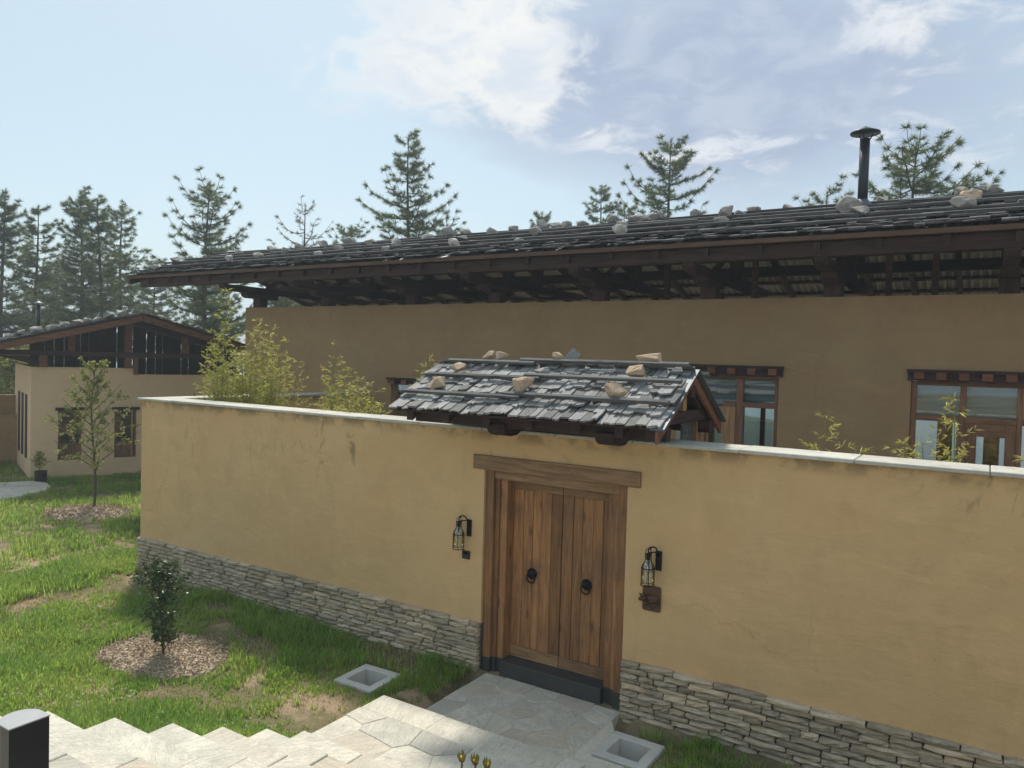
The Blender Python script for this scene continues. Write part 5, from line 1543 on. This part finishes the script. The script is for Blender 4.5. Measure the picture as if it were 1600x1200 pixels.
# yellow buds in the bed beside the steps
fbx, fby = -2.50, -3.80
fz = float(ground_z(fbx, fby))
fp = thing('yellow_flower', 'plant with three yellow buds beside the steps at the bottom edge', 'flower', (fbx, fby, fz - 0.02))
for (dx, dy, top) in ((-0.075, -0.035, 1.395), (0.0, 0.0, 1.385), (0.065, 0.028, 1.370)):
    bx, by = fbx + dx, fby + dy
    st = MB().tube([(fbx + dx * 0.3, fby + dy * 0.3, fz - 0.02), (bx, by, (fz + top) / 2), (bx, by, top - 0.045)], 0.006, 6).build('stem', M['bud_green'], fp, fix=False)
    br = MB(); pe = MB()
    for k in range(7):
        a = k * 0.9 + dx * 9; o_ = 0.022 if k < 4 else 0.030
        h = rs.uniform(0.050, 0.072)
        c, s = math.cos(a), math.sin(a)
        br.raw([(bx + c * 0.012 - s * 0.011, by + s * 0.012 + c * 0.011, top - 0.05), (bx + c * 0.012 + s * 0.011, by + s * 0.012 - c * 0.011, top - 0.05), (bx + c * o_ + s * 0.008, by + s * o_ - c * 0.008, top - 0.05 + h * 0.6), (bx + c * (o_ - 0.004), by + s * (o_ - 0.004), top - 0.05 + h), (bx + c * o_ - s * 0.008, by + s * o_ + c * 0.008, top - 0.05 + h * 0.6)], [(0, 1, 2, 3, 4)])
    pe.lathe([(0.010, -0.05), (0.018, -0.038), (0.019, -0.028), (0.013, -0.020), (0.006, -0.022)], (bx, by, top), 8)
    br.build('bract', M['bud_green'], fp, fix=False); pe.build('petals', M['bud_yellow'], fp, smooth=True)
g_ = np.random.default_rng(3)
P = np.stack([fbx + g_.normal(0, 0.13, 60), fby + g_.normal(0, 0.13, 60), np.full(60, 0.0)], 1); P[:, 2] = ground_z(P[:, 0], P[:, 1])
v, t_ = leaf_arrays(P, np.stack([g_.normal(0, 0.4, 60), g_.normal(0, 0.4, 60), np.ones(60)], 1), 0.30, 0.035, g_, 0.2, 0.1)
np_mesh('leaves', v, t_, M['shrub_leaf'], fp)

# ------------------------------------------------------------------ mulch beds, grass, clover
BEDS = [(-8.40, -1.95, 0.92, 0.70, 'round bed of brown bark mulch under the glossy shrub'), (-17.2, 1.95, 1.05, 0.85, 'round bed of brown bark mulch under the young tree')]
for bi, (cx, cy, ra, rb, lab) in enumerate(BEDS):
    g = np.random.default_rng(60 + bi)
    n = 5200 if bi == 0 else 3000
    rr_ = np.sqrt(g.uniform(0, 1, n)) * (1 + 0.12 * np.sin(np.arange(n))); th = g.uniform(0, 2 * np.pi, n)
    px = cx + ra * rr_ * np.cos(th); py = cy + rb * rr_ * np.sin(th)
    pz = ground_z(px, py) + 0.075 * np.clip(1 - rr_ ** 2, 0, 1) + g.uniform(0.0, 0.014, n)
    P = np.stack([px, py, pz], 1); D = g.normal(size=(n, 3)); D[:, 2] *= 0.35
    v, t_ = leaf_arrays(P, D, g.uniform(0.025, 0.06, n) * (1 if bi == 0 else 1.4), 0.020 if bi == 0 else 0.03, g, 0.1)
    # the mound beneath
    m = 24; mv = [[cx, cy, float(ground_z(cx, cy)) + 0.07]]; mt = []
    for k in range(1, 5):
        for j in range(m):
            a = 2 * math.pi * j / m; q_ = k / 4
            xx, yy = cx + ra * q_ * math.cos(a), cy + rb * q_ * math.sin(a)
            mv.append([xx, yy, float(ground_z(xx, yy)) + 0.075 * (1 - q_ * q_) - 0.004 - (0.03 if k == 4 else 0)])
    for j in range(m): mt.append([0, 1 + j, 1 + (j + 1) % m])
    for k in range(3):
        for j in range(m):
            a, b = 1 + k * m + j, 1 + k * m + (j + 1) % m
            mt += [[a, a + m, b + m], [a, b + m, b]]
    o = np_mesh('mulch_bed', np.concatenate([np.array(mv), v]), np.concatenate([np.array(mt), t_ + len(mv)]), M['chips'])
    tag(o, lab, kind='stuff')


def lawn_mask(x, y):
    """share of the ground that carries grass, 0..1"""
    ok = np.ones(x.shape)
    ok[(x > -12.1) & (y > -0.07)] = 0
    kk = np.clip((-2.7 - y) / 0.405, 0, 6)
    ok[(x > -5.15 - 0.02 * kk - 0.012 * kk ** 2 - np.where(y > -2.7, 0.16, 0.02)) & (x < -2.86) & (y < -1.40)] = 0
    ok[(x > -4.98) & (x < -3.17) & (y > -1.5)] = 0
    for (dx, dy, s) in ((-5.95, -0.97, 0.30), (-2.79, -0.74, 0.30)): ok[(abs(x - dx) < s) & (abs(y - dy) < s)] = 0
    ok[(x > -3.22) & (x < -2.5) & (y < -0.4) & (y > -1.32)] *= 0.05
    for cx, cy, ra, rb, _ in BEDS: ok[((x - cx) / ra) ** 2 + ((y - cy) / rb) ** 2 < 0.96] = 0
    ok[in_poly(x, y, pth)] = 0
    u = (x + 22.62) * math.cos(TH) + (y - 3.3) * math.sin(TH); v_ = -(x + 22.62) * math.sin(TH) + (y - 3.3) * math.cos(TH)
    ok[(u > -0.1) & (u < 7.3) & (v_ > -0.05) & (v_ < 4.6)] = 0
    n1 = fbm(x * 0.95, y * 0.95, 17, 4)
    bare = np.clip((x + 11.5) / 2.5, 0, 1) * np.clip((y + 3.1) / 1.0, 0, 1)          # trodden ground near the wall
    thr = 0.33 + 0.11 * bare + 0.10 * np.clip((x + 4.0) / 1.5, 0, 1)
    ok *= np.clip((n1 - thr) / 0.07, 0.04, 1)
    return ok


def blades(name, tufts, per, x0, x1, y0, y1, hmin, hmax, w, mat, seed, label, rad=0.035, dmin=0.0, dmax=1e9, invert=False):
    """tufts of blades that share a root and fan out"""
    g = np.random.default_rng(seed)
    x = g.uniform(x0, x1, tufts); y = g.uniform(y0, y1, tufts)
    d = np.hypot(x, y + 7.5)
    msk = lawn_mask(x, y)
    keep = (g.uniform(size=tufts) < (np.where(msk > 0.001, 1.0 - 0.8 * msk, 0) if invert else msk)) & (d > dmin) & (d < dmax)
    az = np.arctan2(-x, y + 7.5)
    keep &= (az > R_(-8)) & (az < R_(74))
    x, y = x[keep], y[keep]
    hb = fbm(x * 0.8, y * 0.8, 9, 3)
    th = hmin + (hmax - hmin) * np.clip((hb - 0.28) * 2.4, 0, 1) * g.uniform(0.35, 1.15, len(x))
    nb = g.poisson(per, len(x)).clip(3, None)
    idx = np.repeat(np.arange(len(x)), nb); n = len(idx)
    tx, ty = x[idx], y[idx]
    rr_ = rad * np.sqrt(g.uniform(0, 1, n)) * (0.6 + th[idx] / hmax); ra_ = g.uniform(0, 6.283, n)
    x = tx + rr_ * np.cos(ra_); y = ty + rr_ * np.sin(ra_)
    ok = lawn_mask(x, y) > 0.001
    x, y, idx, ra_ = x[ok], y[ok], idx[ok], ra_[ok]; n = len(x)
    z = ground_z(x, y)
    H = th[idx] * g.uniform(0.55, 1.2, n)
    ca = ra_ + g.normal(0, 0.7, n)
    lean = g.uniform(0.15, 0.95, n) * H
    dx, dy = np.cos(ca), np.sin(ca)
    ww = w * g.uniform(0.6, 1.3, n) / 2
    sx, sy = -dy * ww, dx * ww
    b0 = np.stack([x - sx, y - sy, z - 0.01], 1); b1 = np.stack([x + sx, y + sy, z - 0.01], 1)
    mx, my, mz = x + dx * lean * 0.35, y + dy * lean * 0.35, z + H * 0.62
    m0 = np.stack([mx - sx * 0.8, my - sy * 0.8, mz], 1); m1 = np.stack([mx + sx * 0.8, my + sy * 0.8, mz], 1)
    tp = np.stack([x + dx * lean, y + dy * lean, z + H * (1 - 0.28 * (lean / (H + 1e-6)) ** 2)], 1)
    v = np.stack([b0, b1, m1, m0, tp], 1).reshape(-1, 3)
    b = np.arange(n)[:, None] * 5
    t = np.concatenate([b + np.array([[0, 1, 2]]), b + np.array([[0, 2, 3]]), b + np.array([[3, 2, 4]])], 1).reshape(-1, 3)
    o = np_mesh(name, v, t, mat, smooth=False)
    tag(o, label, kind='stuff')


blades('lawn_grass', 26000, 9, -13.5, -5.1, -6.5, 1.5, 0.05, 0.19, 0.010, M['grass'], 1, 'bright tufty grass of the lawn', 0.045)
blades('lawn_grass', 17000, 9, -27.0, -11.5, -6.5, 9.0, 0.06, 0.20, 0.016, M['grass'], 2, 'bright tufty grass of the far lawn', 0.07, dmin=11.0)
blades('dry_grass', 6500, 6, -13.0, -5.1, -4.8, -0.08, 0.025, 0.07, 0.008, M['dry_grass'], 3, 'dry straw coloured grass between the tufts', 0.05, invert=True)
blades('lawn_grass', 1900, 9, -3.2, 1.2, -1.7, -0.06, 0.03, 0.12, 0.008, M['grass'], 4, 'thin grass along the wall right of the gate')
g = np.random.default_rng(8)
n = 700
x = g.uniform(-12, -5.5, n); y = g.uniform(-5.0, -1.5, n)
keep = (fbm(x * 0.8, y * 0.8, 71, 3) > 0.52) & (lawn_mask(x, y) > 0.6)
x, y = x[keep][:170], y[keep][:170]
P = np.repeat(np.stack([x, y, ground_z(x, y) + g.uniform(0.06, 0.12, len(x))], 1), 7, 0)
v, t_ = leaf_arrays(P, g.normal(size=P.shape) + np.array([0, 0, 0.6]), 0.014, 0.010, g, 0.1)
tag(np_mesh('clover_flowers', v, t_, M['petal_white'], None), 'tiny white clover heads scattered in the lawn', kind='stuff')
# loose soil mounds and pebbles by the wall
md = [(-6.95, -0.62, 0.22, 0.05), (-6.35, -0.55, 0.14, 0.03), (-5.27, -0.98, 0.26, 0.035)]
for i, (cx, cy, rad_, hh) in enumerate(md):
    mv = []; mt = []; m = 16
    mv.append((cx, cy, hh))
    for k in range(1, 4):
        for j in range(m):
            a = 2 * math.pi * j / m; q_ = k / 3 * (1 + 0.15 * math.sin(3 * a + i))
            mv.append((cx + rad_ * q_ * math.cos(a), cy + rad_ * 0.7 * q_ * math.sin(a), hh * (1 - (k / 3) ** 1.5) - (0.06 if k == 3 else 0)))
    for j in range(m): mt.append((0, 1 + j, 1 + (j + 1) % m))
    for k in range(2):
        for j in range(m):
            a, b = 1 + k * m + j, 1 + k * m + (j + 1) % m
            mt.append((a, a + m, b + m, b))
    o = MB().raw(mv, mt).build('soil_mound', M['soil'] if 'soil' in M else M['ground'], None, smooth=True)
    tag(o, 'little heap of bare soil near the wall foot', kind='structure')

# ------------------------------------------------------------------ hazy air
hz = MB().box(-1600, 1600, -420, 1600, -90.0, 24.0).build('haze', None)
tag(hz, 'pale haze in the air of the valley', kind='stuff')
hm = bpy.data.materials.new('haze_air'); hm.use_nodes = True
ht = NT(hm.node_tree); ht.n.clear()
ho = ht.n.new('ShaderNodeOutputMaterial')
hv = ht.add('ShaderNodeVolumePrincipled', {'Color': (0.80, 0.88, 0.95, 1.0), 'Density': HAZE_DENSITY, 'Anisotropy': 0.2})
ht.l.new(hv.outputs[0], ho.inputs['Volume'])
hz.data.materials.append(hm)
